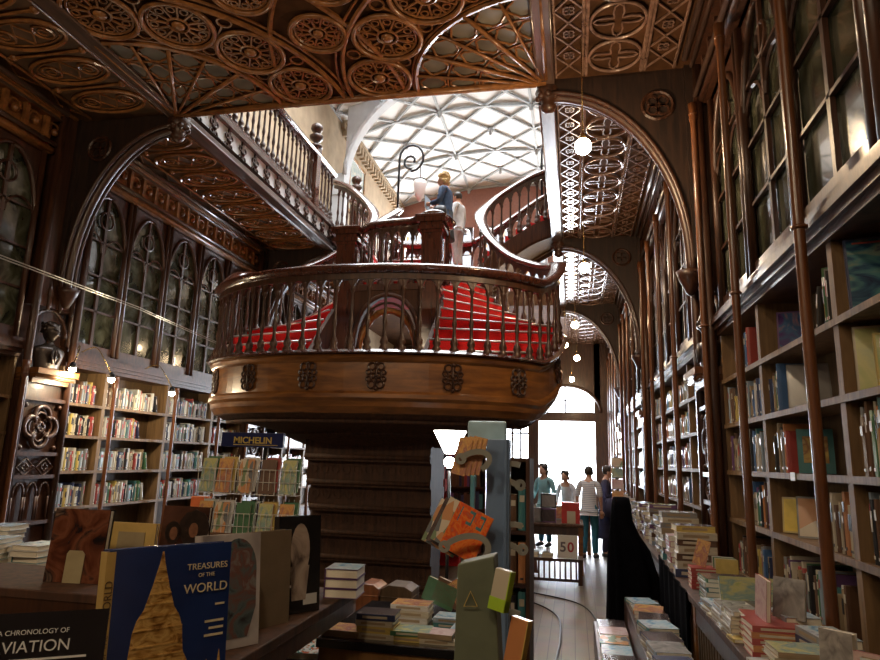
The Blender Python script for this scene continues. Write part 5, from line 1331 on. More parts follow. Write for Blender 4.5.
# table by the left wall with white piles
table('display_table', -5.3, -3.5, 3.9, 5.0, .90, 'wide table near the left wall with white piles of books', False)
for j, (x, y, n) in enumerate(((-3.72, 4.15, 6), (-3.95, 4.35, 5), (-4.15, 4.2, 7), (-4.4, 4.5, 8), (-4.7, 4.3, 5))):
    stack(x, y, .90, n, (.22, .28, .036), ['white', 'pale blue', 'white', 'teal', 'white'], '%s stack from the aisle, left wall table' % ordn[j], .1*j, .015, 'cover_sky', 'white books on the left table')
flat_book((-3.62, 4.35, 1.05), (.2, .27, .02), 'teal', 0, 'pale teal book standing upright at the edge of the left table', None, 'cover_sky', rot=(math.radians(84), 0, math.radians(20)))
# ------------------------------------------------------------------ middle distance
t = empty('bench', (-.29, 10.65, 0), 0, 'low dark slatted bench in the aisle carrying books and the 50 sign', 'bench')
b = MB(); b.box(-.42, .42, -.22, .22, .33, .37); b.build('seat', 'dark', t)
for x_ in (-.38, .38):
    for y_ in (-.18, .18): b = MB(); b.box(x_-.03, x_+.03, y_-.03, y_+.03, 0, .33); b.build('leg', 'dark', t)
b = MB()
for k in range(9): b.box(-.32+k*.08-.012, -.32+k*.08+.012, -.19, -.17, .04, .33)
b.box(-.36, .36, -.19, -.17, .04, .08); b.build('slats', 'dark', t)
t = empty('price_sign', (-.10, 10.50, .372), 0, 'white square card with a red 50 standing on the low bench', 'sign')
b = MB(); b.box(-.15, .15, -.01, .01, 0, .34); b.build('card', 'white', t)
M['signred'] = plain('sign_red', (.45, .04, .06), .5); M['signgrey'] = plain('sign_grey', (.15, .13, .16), .5)
text_mesh('5', .20, 'signgrey', 'numeral', t, (-.115, -.012, .10), R90, .001, 'LEFT', .004); text_mesh('0', .20, 'signred', 'numeral', t, (.0, -.012, .10), R90, .001, 'LEFT', .004)
for j, x in enumerate((-.62, -.40)): stack(x, 10.6, .37, 2, (.17, .24, .04), ['white', 'grey'], '%s on the low bench left of the 50 sign' % ('leftmost' if not j else 'second'), 0, .005, 'cover_grey', 'books on the low bench')
table('display_table', -.95, .16, 11.3, 12.4, .80, 'table behind the 50 sign with small stands of books', False)
t = empty('sloping_lectern', (-.80, 11.25, 0), 0, 'brown sloping display board left of the red folder', 'stand')
b = MB(); b.prism([(-.06, 0), (.05, 0), (-.10, 1.25), (-.2, 1.25)][0:0] or [(-.20, .02), (.22, .02), (.10, 1.2), (-.16, 1.2)], (-.02, .02)); b.build('board', 'col', t); b = MB(); b.prism([(-.13, .35), (.06, .35), (.0, 1.12), (-.12, 1.12)], (-.026, -.02)); b.build('pale_card', plain('buff_sheet', (.42, .30, .24), .6), t)
b = MB(); b.box(-.15, .15, -.1, .1, 0, .34); b.box(-.13, .13, -.102, -.1, .30, .33)
tag(b.build('red_folder', plain('folder_red', (.50, .04, .04), .5), loc=(-.05, 11.6, .801), bevel=.01), 'bright red box folder on the table behind the 50 sign', 'box')
b = MB(); b.box(-.07, .07, -.004, 0, 0, .2); tag(b.build('small_card', 'bk_cream', loc=(-.04, 11.48, .802)), 'small cream picture card leaning in front of the red folder', 'card')
for i, (x, z, c, tp) in enumerate(((-.42, .801, 'purple', 'cover_dark'), (-.42, 1.04, 'black', 'cover_grey'), (-.66, .801, 'grey', 'cover_grey'))):
    b = MB(); b.box(-.13, .13, -.05, .05, 0, .235); b.cur = 1; b.box(-.11, .11, -.053, -.05, .02, .21)
    tag(b.build('boxed_book', ['bk_'+c, tp], loc=(x, 11.55, z)), '%s boxed book on the table behind the 50 sign, %s' % (c, ['lower of the pair', 'upper of the pair', 'beside the sloping board'][i]), 'book')
for i in range(4):
    b = MB(); b.box(-.09, .09, -.02, .02, 0, .24); b.cur = 1; b.box(-.075, .075, -.022, -.02, .02, .22)
    tag(b.build('boxed_book', ['bk_'+['grey', 'tan', 'pale blue', 'red'][i], TOPS[i]], loc=(-.75+i*.25, 12.2, .801+.28*(i % 2)*0)), '%s book standing at the back of the table behind the 50 sign' % ['grey', 'tan', 'pale blue', 'red'][i], 'book')
# card rack by the right wall, far
t = empty('postcard_rack', (.80, 12.75, 0), 0, 'narrow revolving postcard rack beyond the second right table', 'rack')
b = MB(); b.tube([(0, 0, 0), (0, 0, 1.95)], .02, 8); b.lathe((0, 0, 0), [(.22, 0), (.22, .02), (.04, .04)], 14); b.build('pole', 'iron', t)
for j in range(7):
    b = MB(); b.box(-.10, .10, -.12, -.10, .55+j*.2, .72+j*.2); b.build('postcards', ['cover_rose', 'cover_meadow', 'cover_patch', 'cover_warm'][j % 4], t)
    b = MB(); b.tube([(-.11, -.13, .58+j*.2), (.11, -.13, .58+j*.2)], .004, 4); b.tube([(0, 0, .55+j*.2), (0, -.12, .55+j*.2)], .004, 4); b.build('wire_holder', 'wire', t)
for (x0, x1, lb) in ((-4.4, -3.42, 'leftmost of three'), (-3.4, -2.5, 'middle of three'), (-2.48, -1.62, 'rightmost of three')):
    t = empty('freestanding_bookcase', ((x0+x1)/2, 12.6, 0), 0, 'tall dark freestanding bookcase behind the staircase foot, %s' % lb, 'bookcase'); w = (x1-x0)/2
    b = MB(); b.box(-w, -w+.03, -.15, .15, 0, 2.2); b.box(w-.03, w, -.15, .15, 0, 2.2); b.box(-w+.03, w-.03, .12, .15, 0, 2.2); b.box(-w, w, -.17, .17, 2.2, 2.26); b.build('case', 'dark', t)
    for z in (.1, .5, .9, 1.3, 1.7): b = MB(); b.box(-w+.031, w-.031, -.14, .12, z-.03, z); b.build('shelf', 'dark', t)
    b = MB()
    for z in (.1, .5, .9, 1.3, 1.7):
        x = -w+.05
        while x < w-.12: th = random.uniform(.04, .08); b.cur = random.randrange(6); b.box(x, x+th, -.12, .08, z+.002, z+random.uniform(.24, .33)); x += th+.002
    tag(b.build('shelved_books', ['bk_purple', 'bk_red', 'bk_teal', 'bk_navy blue', 'bk_brown', 'bk_black'], loc=((x0+x1)/2, 12.6, 0)), 'dark red and blue books filling the freestanding bookcase, '+lb, 'books', kind='stuff')
# old cart rails let into the floor
b = MB()
for pts in ([(-.17, 5.0), (-.17, 6.58), (-.15, 7.29), (-.21, 8.36), (-.56, 9.05), (-1.1, 9.4)], [(.33, 5.0), (.33, 6.73), (.28, 7.9), (.08, 9.09), (-.57, 9.66), (-1.1, 9.95)]):
    b.tube(catmull([(x, y, .0) for x, y in pts], 8), .014, 6)
struct(b.build('trim_80', 'iron'))
# ------------------------------------------------------------------ lamps
def pendant(x, y, z, r, lab, grp):
    t = empty('pendant_bulb', (x, y, z), 0, lab, 'lamp', grp)
    b = MB(); b.tube([(0, 0, .12), (0, 0, ZC-z-.02)], .006, 6); b.build('cord', 'brasslamp', t)
    b = MB(); b.lathe((0, 0, .05), [(.03, 0), (.035, .02), (.03, .08), (.012, .1)], 12); b.build('socket', 'brasslamp', t)
    b = MB(); b.sphere((0, 0, 0), r, 16, 12); b.build('globe', 'bulb', t)  # sphere enlarged so its size stands in for the bulb's glare
for i, (x, y, z, r) in enumerate([(.14, 6.3, 5.0, .085), (.22, 10.6, 5.0, .085), (.085, 15.2, 4.99, .085), (-.18, 17.9, 5.0, .085), (.16, 20.2, 4.99, .09), (0.0, 23.6, 4.75, .09)]):
    pendant(x, y, z, r, ['globe bulb hanging nearest, in front of the carved soffit', 'second hanging globe bulb, under the first right-hand arch', 'third hanging globe bulb, further down the right gallery', 'small globe bulb hanging left of the row near the third arch', 'fifth hanging globe bulb, low before the street window', 'last hanging globe bulb, just above the arched street window'][i], 'globe bulbs hanging on long cords')
for i, (y, z) in enumerate(((6.95, 2.84), (7.62, 2.75), (9.0, 2.71))):
    x = -6.1 if i else -6.42; y = y if i else 7.27; t = empty('shelf_spotlight', (x, y, z), 0, ['small lit spotlight in front of the bust on the left wall', 'brightest small spotlight over the left bookcase', 'small spotlight over the farther left bookcase'][i], 'lamp')
    b = MB(); b.tube(catmull([(-.52, 0, .36), (-.3, 0, .42), (-.08, -.06, .22), (0, 0, .05)] if i else [(-.30, .36, .30), (-.16, .26, .34), (-.02, .08, .20), (0, 0, .05)], 6), .008, 6); b.build('arm', 'brasslamp', t)
    b = MB(); b.lathe((0, 0, .0), [(.05, .0), (.04, .05), (.02, .08)], 12); b.build('shade', 'iron', t)
    b = MB(); b.sphere((0, 0, -.02), .045, 12, 8); b.build('bulb', 'spot', t)
    L = bpy.data.lights.new('shelf_spot', 'POINT'); L.energy = 26; L.color = (1, .80, .52); L.shadow_soft_size = .05; o = bpy.data.objects.new('shelf_spot_light', L); COL.objects.link(o); o.location = (x+.02, y, z-.10)
t = empty('reading_lamp', (-.86, 4.6, 0), 0, 'bright white conical lamp on a thin stand behind the rack', 'lamp')
b = MB(); b.lathe((0, 0, 0), [(.14, 0), (.14, .02), (.02, .04)], 16); b.build('base', 'iron', t); b = MB(); b.tube([(0, 0, .03), (0, 0, 1.72)], .012, 8); b.build('pole', 'iron', t)
b = MB(); b.lathe((0, 0, 1.84), [(.035, 0), (.12, .16), (.115, .16)], 16); b.build('shade', emis('lit_lamp_shade', (1, .97, .9), 14), t); b = MB(); b.sphere((0, 0, 1.78), .04, 12, 8); b.build('bulb', emis('white_bulb', (1, .95, .85), 40), t)
for k, (z0_, x0_) in enumerate(((3.48, -5.30), (3.52, -5.34))):
    b = MB(); b.tube([(x0_, 2.5, z0_+.10), (x0_-.02, 7, z0_+.06), (x0_-.1, 9.2, z0_-.03), (x0_-.2, 12.4, z0_-.1)], .006, 5); tag(b.build('lighting_cable', 'cable'), '%s of the two thin steel cables stretched in front of the left wall' % ('lower' if not k else 'upper'), 'cable')

def facing(y, z, w, h, col, top, lab, ang=0.0, tilt=8):
    """book shown cover outwards on a right-hand shelf"""
    r = empty('display_book', (XR+.175, y, z+.006), 0, lab, 'book'); r.rotation_euler = (0, 0, -ang)
    t = .03; k = math.tan(math.radians(tilt))
    def sh(b): b.v = [(v[0], v[1]+v[2]*k, v[2]) for v in b.v]; return b
    b = MB(); b.box(-w/2, w/2, 0, .003, 0, h); b.box(-w/2, w/2, t-.003, t, 0, h); b.box(-w/2, -w/2+.003, 0, t, 0, h); sh(b).build('cover', 'bk_'+col, r)
    b = MB(); b.box(-w/2+.0035, w/2-.004, .0035, t-.0035, .003, h-.003); sh(b).build('pages', 'page', r)
    b = MB(); b.box(-w/2+.012, w/2-.012, -.0012, 0, .012, h-.012); sh(b).build('cover_picture', top, r); return r
M['seascape'] = picture('blue_green_seascape', [(.01, .02, .06), (.02, .07, .13), (.06, .18, .20), (.16, .22, .18), (.02, .04, .10)], 4, stretch=(1, 1, 2.5))
M['nebula'] = picture('violet_nebula', [(.02, .01, .05), (.08, .03, .16), (.05, .12, .25), (.30, .16, .20), (.02, .01, .05)], 5)
facing(3.70, 2.63, .32, .42, 'navy blue', 'seascape', 'big dark blue book with a sea painting facing out, top right shelf', .25, 6)
facing(5.12, 2.63, .24, .34, 'purple', 'nebula', 'dark violet picture book facing out on the top shelf, right wall', .35, 14)
facing(5.95, 2.20, .26, .29, 'teal', 'cover_rose', 'pale teal picture book facing out beside the first near shaft', .3, 6)
facing(4.92, 2.20, .27, .33, 'grey', 'cover_grey', 'dark grey picture book leaning out on the second shelf, right wall', .3, 8)
facing(4.90, 1.77, .22, .30, 'teal', 'bk_teal', 'teal book with a framed yellow picture facing out, third right shelf', .3, 4)
facing(5.26, 1.34, .28, .25, 'yellow', plain('bright_yellow_cover', (.78, .56, .04), .4), 'bright yellow book facing out on the fourth right shelf', .45, 12)
facing(4.92, 1.34, .28, .27, 'grey', 'cover_patch', 'multicoloured patterned book facing out beside the yellow one', .35, 14)
facing(5.75, 1.34, .24, .28, 'bright blue', plain('bright_blue_cover', (.02, .18, .50), .4), 'bright blue book standing beside the shaft on the fourth right shelf', .3, 4)
facing(3.72, 2.20, .31, .36, 'cream', 'cover_meadow', 'tall cream and yellow picture book facing out, second shelf, right edge', .35, 5)
facing(3.55, 2.20, .26, .29, 'yellow', 'cover_meadow', 'shorter yellow book in front of the tall cream one, second right shelf', .3, 5)
facing(3.50, 1.77, .30, .34, 'orange', 'cover_warm', 'tall orange book facing out on the third shelf at the right edge', .3, 5)
fr = [o for o in COL.objects if o.name.startswith('display_book') and 'framed yellow' in o.get('label', '')][0]
b = MB(); b.box(-.075, .075, -.004+.005, -.001+.005, .07, .25); b.v = [(v[0], v[1]+v[2]*math.tan(math.radians(4))-.008, v[2]) for v in b.v]; b.build('framed_scene', picture('framed_yellow_scene', [(.55, .42, .12), (.25, .12, .06), (.7, .6, .3)], 9), fr)
fr = [o for o in COL.objects if o.name.startswith('display_book') and 'sea painting' in o.get('label', '')][0]
b = MB(); b.box(-.12, .14, -.004, -.001, .385, .395); b.v = [(v[0], v[1]+v[2]*math.tan(math.radians(6)), v[2]) for v in b.v]; b.build('title_line', 'bk_red', fr)
b = MB(); b.box(-.003, .0, -.045, .045, -.035, .02); tag(b.build('shelf_label', 'white', loc=(XR-.016, 4.78, 1.76)), 'small white label on the shelf edge under the framed yellow picture', 'label')
# ------------------------------------------------------------------ people
def skinned(verts, edges, radii, root=0, sub=1):
    me = bpy.data.meshes.new('sk'); bm = bmesh.new(); L = bm.verts.layers.skin.verify(); bv = []
    for i, (v, r) in enumerate(zip(verts, radii)):
        w = bm.verts.new(v); r = r if isinstance(r, tuple) else (r, r); w[L].radius = r; w[L].use_root = (i == root); bv.append(w)
    for a, c in edges: bm.edges.new((bv[a], bv[c]))
    bm.to_mesh(me); bm.free(); o = bpy.data.objects.new('sk', me); COL.objects.link(o)
    m = o.modifiers.new('s', 'SKIN'); m.use_smooth_shade = True
    s_ = o.modifiers.new('u', 'SUBSURF'); s_.levels = sub; s_.render_levels = sub
    dg = bpy.context.evaluated_depsgraph_get(); out = bpy.data.meshes.new_from_object(o.evaluated_get(dg)); bpy.data.objects.remove(o); return out
def mesh_into(b, me): b.add([v.co[:] for v in me.vertices], [tuple(p.vertices) for p in me.polygons], True)
def person(name, loc, rz, H, label, top, bottom, hairc, elbows, wrists, lean=0, skirt=False, coat=False, hair='short', bare=False, short=False, grp=None, stride=.0):
    t = empty(name, loc, rz, label, 'person'); t.name = name; s = H/1.72
    ln = lambda z: max(0, z-.95)*math.tan(lean)
    J = {}
    def P(n, x, y, z): J[n] = Vector((x, y+ln(z), z))
    P('pel', 0, 0, .95); P('wst', 0, .0, 1.10); P('chs', 0, .01, 1.28); P('nkb', 0, -.01, 1.43); P('nek', 0, .01, 1.48); P('hd', 0, .02, 1.56)
    for q, n in ((-1, 'L'), (1, 'R')):
        P('sh'+n, q*.175, -.01, 1.385); e = elbows[0 if q < 0 else 1]; w = wrists[0 if q < 0 else 1]
        J['el'+n] = Vector(e)+Vector((0, ln(e[2]), 0)); J['wr'+n] = Vector(w)+Vector((0, ln(w[2]), 0))
        st_ = stride*q; P('hp'+n, q*.09, 0, .90); J['kn'+n] = Vector((q*.095, .02+st_*.5, .50)); J['an'+n] = Vector((q*.10, -.02+st_, .085)); J['to'+n] = Vector((q*.115, .12+st_, .035)); J['hl'+n] = Vector((q*.10, -.06+st_, .035))
    def sk(names, edges, rad, root=0): return skinned([J[n]*s for n in names], [(names.index(a), names.index(c)) for a, c in edges], [r*s if not isinstance(r, tuple) else (r[0]*s, r[1]*s) for r in rad], root)
    names = ['pel', 'wst', 'chs', 'nkb', 'nek', 'hd', 'shL', 'elL', 'wrL', 'shR', 'elR', 'wrR', 'hpL', 'knL', 'anL', 'toL', 'hpR', 'knR', 'anR', 'toR']
    E_ = [('pel', 'wst'), ('wst', 'chs'), ('chs', 'nkb'), ('nkb', 'nek'), ('nek', 'hd'), ('nkb', 'shL'), ('shL', 'elL'), ('elL', 'wrL'), ('nkb', 'shR'), ('shR', 'elR'), ('elR', 'wrR'), ('pel', 'hpL'), ('hpL', 'knL'), ('knL', 'anL'), ('anL', 'toL'), ('pel', 'hpR'), ('hpR', 'knR'), ('knR', 'anR'), ('anR', 'toR')]
    R_ = [(.13, .10), (.115, .09), (.13, .095), (.095, .065), .058, .058, .055, .040, .026, .055, .040, .026, .08, .055, .036, .03, .08, .055, .036, .03]
    b = MB(); mesh_into(b, sk(names, E_, R_))
    # head with brow, nose, chin and ears, in the same surface set
    hc = (J['hd']+Vector((0, .02, .045)))*s; n, m = 20, 14; vs = []
    for i in range(m+1):
        ph = PI*i/m; zz = -math.cos(ph); rr = math.sin(ph)
        for j in range(n):
            a = 2*PI*j/n; w = .076*(1 if zz > -.1 else 1+.35*(zz+.1)); x = rr*w*math.cos(a); y = rr*.094*math.sin(a)
            f = max(0, 1-abs(a-PI/2)/.42)
            if f > 0 and -.55 < zz < .12: y += f*.022*(1-abs(zz+.22)/.36) if abs(zz+.22) < .36 else 0
            if f > 0 and zz < -.75: y += .006
            vs.append(hc+Vector((x, y, zz*.118))*s)
    b.add(vs, [(i*n+j, i*n+(j+1) % n, (i+1)*n+(j+1) % n, (i+1)*n+j) for i in range(m) for j in range(n)], True)
    for q in (-1, 1): b.sphere(hc+Vector((q*.077, -.005, -.01))*s, .02*s, 8, 6, (.5, .9, 1.5))
    for n_, q in (('L', -1), ('R', 1)):          # hands: palm and five fingers
        w = J['wr'+n_]; e = J['el'+n_]; d = (w-e).normalized(); sd = d.cross(Vector((0, 0, 1)))
        sd = sd.normalized() if sd.length > .1 else Vector((0, 1, 0)); upv = sd.cross(d).normalized()
        b.tube([(w-d*.01)*s, (w+d*.04)*s, (w+d*.085)*s], [.024*s, .036*s, .030*s], 8)
        for k in range(4):
            o_ = sd*((k-1.5)*.019); Lf = [.062, .074, .070, .055][k]
            b.tube([(w+d*.075+o_)*s, (w+d*(.075+Lf*.55)+o_-upv*.006)*s, (w+d*(.075+Lf*.9)+o_-upv*.026)*s], [.0095*s, .0085*s, .0065*s], 6)
        b.tube([(w+d*.02+sd*.028)*s, (w+d*.05+sd*.052-upv*.01)*s, (w+d*.078+sd*.056-upv*.02)*s], [.012*s, .010*s, .007*s], 6)
    b.build('body', 'skin', t, fix=False)
    b = MB()
    for q in (-1, 1): b.sphere(hc+Vector((q*.030, .085, .005))*s, .009*s, 8, 6)
    b.build('eyes', 'bk_black', t); b = MB(); b.tube([hc+Vector((-.022, .083, -.062))*s, hc+Vector((0, .090, -.060))*s, hc+Vector((.022, .083, -.062))*s], .0045*s, 6); b.build('mouth', 'bk_red', t)
    # hair
    b = MB(); b.sphere(hc+Vector((0, -.018, .028))*s, .094*s, 16, 12, (.93, 1.02, 1.08))
    if hair in ('curly', 'long'):
        random.seed(5)
        for k in range(46):
            a = random.uniform(-PI*.95, -.05) if k % 3 else random.uniform(0, 2*PI); z = random.uniform(-.07 if a < 0 else .06, .13); rr = .088*math.sqrt(max(.1, 1-(z/.16)**2))
            b.sphere(hc+Vector((rr*math.cos(a), rr*math.sin(a)*1.1-.012, z))*s, .030*s, 8, 6)
        if hair == 'long': b.tube([hc+Vector((0, -.06, .02))*s, hc+Vector((0, -.08, -.10))*s, hc+Vector((0, -.07, -.20))*s], [.075*s, .07*s, .04*s], 10)
    b.build('hair', hairc, t)
    # clothes
    g = .016
    tn_ = ['pel', 'wst', 'chs', 'nkb', 'shL', 'elL', 'shR', 'elR']; te = [('pel', 'wst'), ('wst', 'chs'), ('chs', 'nkb'), ('nkb', 'shL'), ('shL', 'elL'), ('nkb', 'shR'), ('shR', 'elR')]
    tr = [(.168, .13), (.15, .12), (.16, .118), (.095, .075), .068, .056, .068, .056]; J['hem'] = J['pel']-Vector((0, 0, .07)); tn_.append('hem'); te.append(('hem', 'pel')); tr.append((.17, .135))
    if not short:
        for n_ in ('L', 'R'): J['cf'+n_] = J['el'+n_].lerp(J['wr'+n_], .9); tn_.append('cf'+n_); te.append(('el'+n_, 'cf'+n_)); tr.append(.042)
    b = MB(); mesh_into(b, sk(tn_, te, tr)); b.build('coat' if coat else 'shirt', top, t, fix=False)
    if coat or skirt:
        zl = .35 if coat else .52; b = MB(); b.lathe((0, 0, zl*s), [(.20*s, 0), (.19*s, .05*s), (.165*s, (.93-zl)*.6*s), (.15*s, (1.02-zl)*s)], 20, (1, .8)); b.build('coat_skirt' if coat else 'skirt', top if coat else bottom, t)
    if not skirt:
        tn_ = ['pel', 'hpL', 'knL', 'anL', 'hpR', 'knR', 'anR', 'wst']; te = [('pel', 'wst'), ('pel', 'hpL'), ('hpL', 'knL'), ('knL', 'anL'), ('pel', 'hpR'), ('hpR', 'knR'), ('knR', 'anR')]
        b = MB(); mesh_into(b, sk(tn_, te, [(.148, .115), .100, .074, .058, .100, .074, .058, (.125, .10)])); b.build('trousers', bottom, t, fix=False)
    for n_ in ('L', 'R'):
        b = MB(); a, c_, h_ = J['an'+n_], J['to'+n_], J['hl'+n_]
        b.tube([(h_+Vector((0, -.01, .01)))*s, (h_+Vector((0, .05, .015)))*s, (c_+Vector((0, -.02, .008)))*s, (c_+Vector((0, .05, 0)))*s], [.035*s, .045*s, .042*s, .026*s], 10); b.build('shoe', 'bk_black', t)
    return t
M['denim'] = plain('navy_jacket', (.035, .07, .15), .7, var=.3, scale=20); M['teal_jeans'] = plain('teal_jeans', (.03, .17, .26), .8); M['blond'] = plain('blond_hair', (.62, .44, .20), .6, var=.3, scale=60)
M['darkhair'] = plain('dark_hair', (.03, .02, .015), .5); M['coatnavy'] = plain('dark_navy_coat', (.03, .028, .07), .8); M['darkskirt'] = plain('black_skirt', (.015, .016, .02), .7); M['paleshirt'] = plain('pale_shirt', (.60, .60, .62), .7); M['tealshirt'] = plain('soft_teal_shirt', (.20, .38, .40), .7)
def stripes():
    m, nt, b = newmat('striped_shirt'); tc = nt.nodes.new('ShaderNodeTexCoord'); w = nt.nodes.new('ShaderNodeTexWave'); w.bands_direction = 'Z'; w.inputs['Scale'].default_value = 9
    r = nt.nodes.new('ShaderNodeValToRGB'); r.color_ramp.elements[0].color = (.42, .44, .55, 1); r.color_ramp.elements[1].color = (.78, .78, .80, 1); r.color_ramp.elements[0].position = .2; r.color_ramp.elements[1].position = .4
    nt.links.new(tc.outputs['Object'], w.inputs['Vector']); nt.links.new(w.outputs['Fac'], r.inputs['Fac']); nt.links.new(r.outputs['Color'], b.inputs['Base Color']); b.inputs['Roughness'].default_value = .8; return m
M['stripes'] = stripes()
def tread(x, y):
    '''height of the red step under a point on the right-hand lower flight'''
    dg = bpy.context.evaluated_depsgraph_get(); dg.update(); h = S.ray_cast(dg, Vector((x, y, 6.0)), Vector((0, 0, -1))); return h[1].z
PZ = tread(-2.10, 10.32); print('tread', PZ)
UZ = PZ
t = person('person', (-2.10, 10.32, UZ), math.radians(80), 1.74, 'person with blond curly hair in a dark blue jacket, holding a sheet, on the stairs', 'denim', 'darkskirt', 'blond',
           [(-.24, .02, 1.13), (.24, .02, 1.13)], [(-.12, .25, 1.16), (.12, .25, 1.16)], .04, True, hair='curly')
b = MB(); b.box(-.17, .17, .33, .335, 1.10, 1.32); tag(b.build('paper_sheet', plain('pale_blue_paper', (.55, .72, .85), .6), loc=t.location), 'pale blue sheet of paper held by the blond person on the stairs', 'paper').rotation_euler = (0, 0, math.radians(82))
b = MB(); b.lathe((0, 0, 0), [(.02, 0), (.11, .03), (.13, .14), (.10, .24), (.02, .27)], 14, (1, .45)); b.tube([(-.08, 0, .22), (-.03, .03, .5), (.05, .0, .62)], .008, 6)
tag(b.build('shoulder_bag', 'bk_black', loc=(-2.16, 10.08, UZ+.80)), 'black shoulder bag at the hip of the blond person on the stairs', 'bag')
person('person', (-2.0, 10.98, tread(-2.0, 10.98)), math.radians(70), 1.48, 'person in a pale top standing behind the blond person on the stairs', 'paleshirt', 'paleshirt', 'darkhair', [(-.24, 0, 1.12), (.24, 0, 1.12)], [(-.23, .12, .9), (.23, .12, .9)], 0, hair='short')
person('person', (.30, 13.4, 0), math.radians(-12), 1.74, 'person in a striped white shirt and teal jeans seen from behind in the aisle', 'stripes', 'teal_jeans', 'darkhair', [(-.225, -.01, 1.13), (.225, -.01, 1.13)], [(-.22, .06, .89), (.225, .05, .88)], 0, short=True, stride=.04)
t = person('person', (.62, 13.75, 0), math.radians(-95), 1.76, 'person in a long dark coat facing the right shelves and holding white papers', 'coatnavy', 'coatnavy', 'darkhair', [(-.25, .04, 1.13), (.25, .04, 1.13)], [(-.13, .28, 1.22), (.13, .28, 1.22)], .05, coat=True)
b = MB(); b.box(-.13, .13, .36, .365, 1.20, 1.42); o = tag(b.build('papers', 'white', loc=t.location), 'white papers held up by the person in the long dark coat', 'paper'); o.rotation_euler = (0, 0, math.radians(-95))
b = MB(); b.lathe((0, 0, 0), [(.03, 0), (.19, .03), (.21, .2), (.16, .36), (.03, .40)], 16, (1, .5)); b.tube([(-.1, 0, .36), (-.04, 0, .55), (.04, 0, .55), (.1, 0, .36)], .012, 6)
tag(b.build('shoulder_bag', 'coatnavy', loc=(.78, 13.32, .78)), 'large dark bag hanging beside the person in the long coat', 'bag')
person('person', (-.62, 14.9, 0), math.radians(150), 1.74, 'dark-haired person in a soft teal top beyond the table, left of the street window', 'tealshirt', 'teal_jeans', 'darkhair', [(-.25, 0, 1.13), (.25, 0, 1.13)], [(-.2, .18, .98), (.2, .18, .98)], .05, hair='long')
person('person', (-.12, 15.2, 0), math.radians(160), 1.60, 'dark-haired person in a pale top bending over the far table', 'paleshirt', 'darkskirt', 'darkhair', [(-.24, .12, 1.05), (.24, .12, 1.05)], [(-.15, .34, .98), (.15, .34, .98)], .25, hair='curly')
table('display_table', -1.4, .35, 13.9, 14.5, .80, 'far table in front of the two dark-haired people', False)
for j in range(5): stack(-1.2+j*.32, 14.15, .80, 2, (.2, .26, .04), ['cream', 'grey', 'red'], '%s from the left on the far table' % ordn[j], 0, .01, None, 'books on the far table')

# ------------------------------------------------------------------ light
W = bpy.data.worlds.new('daylight'); S.world = W; W.use_nodes = True
W.node_tree.nodes['Background'].inputs['Color'].default_value = (.86, .92, 1, 1); W.node_tree.nodes['Background'].inputs['Strength'].default_value = 8
def area(name, loc, rot, sx_, sy_, e, col):
    L = bpy.data.lights.new(name, 'AREA'); L.shape = 'RECTANGLE'; L.size = sx_; L.size_y = sy_; L.energy = e; L.color = col
    o = bpy.data.objects.new(name, L); COL.objects.link(o); o.location = loc; o.rotation_euler = rot; return o
def point(name, loc, e, col, r=.1):
    L = bpy.data.lights.new(name, 'POINT'); L.energy = e; L.color = col; L.shadow_soft_size = r; o = bpy.data.objects.new(name, L); COL.objects.link(o); o.location = loc; return o
area('street_daylight', (-.2, YE+.5, 2.4), (math.radians(-90), 0, 0), 2.2, 4.2, 1100, (.85, .90, 1))
area('lancet_daylight', (-3.6, YE+.5, 2.4), (math.radians(-90), 0, 0), 3.8, 3.0, 500, (.85, .92, 1))
area('upper_window_daylight', (-2.6, YE+.5, 9.5), (math.radians(-90), 0, 0), 8.5, 3.6, 24000, (.86, .95, 1))
for i, (x, y, z, r) in enumerate([(.14, 6.3, 4.85, .085), (.22, 10.6, 4.85, .085), (.085, 15.2, 4.85, .085), (.16, 20.2, 4.85, .09)]): point('globe_light', (x, y, z), 75 if y < 7 else 35, (1, .70, .42))
W_ = (1, .72, .42)
# added warm fill lamps, unseen behind the viewer, to brighten ceiling and foreground
for (x, y) in ((-4.6, -.4), (-2.4, -.6), (-.4, -.4)):
    t = empty('added_fill_globe', (x, y, 4.4), 0, '%s added fill globe behind the viewer, out of view, brightening the hall' % {-4.6: 'left', -2.4: 'middle', -.4: 'right'}[x], 'lamp', 'added fill lamps'); b = MB(); b.tube([(0, 0, .1), (0, 0, ZC-4.4)], .008, 6); b.build('cord', 'brasslamp', t); b = MB(); b.sphere((0, 0, 0), .12, 14, 10); b.build('globe', emis('globe', (1, .8, .55), 12), t)
    point('added_fill_light', (x, y, 5.1), 100, (1, .78, .52), .15)
S.view_settings.view_transform = 'Standard'; S.view_settings.look = 'None'; S.view_settings.exposure = 0.38; S.view_settings.gamma = 1

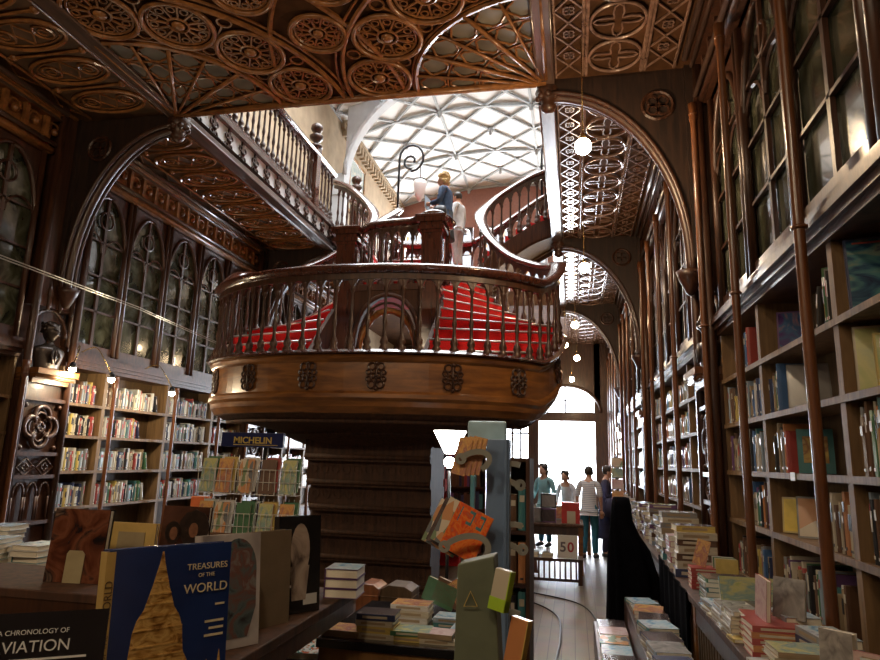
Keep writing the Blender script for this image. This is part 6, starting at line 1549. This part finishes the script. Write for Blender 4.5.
# ------------------------------------------------------------------ keep the 300 books that show largest; the rest become one mass
bpy.context.view_layer.update()
cam = S.camera; inv = cam.matrix_world.inverted()
def screen(o):
    xs, ys = [], []; x0 = y0 = 1e9; x1 = y1 = -1e9
    for h in ([o]+list(o.children)):
        if h.type != 'MESH': continue
        for c in h.bound_box:
            p = inv@(h.matrix_world@Vector(c))
            if p.z > -.2: return 0
            x = 440-645*p.x/p.z; y = 330+645*p.y/p.z; x0 = min(x0, x); x1 = max(x1, x); y0 = min(y0, y); y1 = max(y1, y)
    w = min(x1, 880)-max(x0, 0); h_ = min(y1, 660)-max(y0, 0)
    return w*h_ if w > 0 and h_ > 0 else 0
DG = bpy.context.evaluated_depsgraph_get()
def seen(o):
    dg = DG; og = cam.matrix_world.translation
    hs = [h for h in [o]+list(o.children) if h.type == 'MESH']; n = 0; names = {h.name for h in hs}
    for h in hs[:1]:
        bb = [h.matrix_world@Vector(c) for c in h.bound_box]; ctr = sum(bb, Vector())/8
        for c in bb+[ctr]:
            tgt = c.lerp(ctr, .12) if c is not ctr else c; d = (tgt-og); L = d.length; d.normalize()
            r = S.ray_cast(dg, og, d)
            if r[0] and (r[4].name in names or (r[1]-og).length > L-.03): n += 1
    return n
bks = [o for o in COL.objects if o.get('category') == 'book' and o.parent is None]
sc_ = sorted(((screen(o)*(seen(o)/9 if screen(o) > 0 else 0), i) for i, o in enumerate(bks)), reverse=True)
NK = 298
rest = [bks[i] for a, i in sc_[NK:]]
db = [o for o in COL.objects if o.name.startswith('distant_books') or o.name.startswith('shelved_books')]
verts = []; faces = []; mats = []; mi = []
for o in rest+db:
    for h in [o]+list(o.children):
        if h.type != 'MESH': continue
        off = len(verts); mw = h.matrix_world; verts += [tuple(mw@v.co) for v in h.data.vertices]
        loc = []
        for m in h.data.materials:
            if m not in mats: mats.append(m)
            loc.append(mats.index(m))
        for p in h.data.polygons: faces.append(tuple(v+off for v in p.vertices)); mi.append(loc[p.material_index] if loc else 0)
me = bpy.data.meshes.new('distant_books'); me.from_pydata(verts, [], faces)
for m in mats: me.materials.append(m)
me.polygons.foreach_set('material_index', mi); me.update()
for o in rest+db:
    for h in list(o.children)+[o]: bpy.data.objects.remove(h)
o = bpy.data.objects.new('distant_books', me); COL.objects.link(o)
tag(o, 'mass of small and distant books filling the remaining shelves and tables', 'books', None, 'stuff')
print('kept', NK, 'merged', len(rest), 'min score', sc_[min(NK, len(sc_)-1)][0])
for o in COL.objects:
    if o.parent is None and 'label' in o and len(o['label'].split()) > 16: print('LONG', o.name, o['label'])
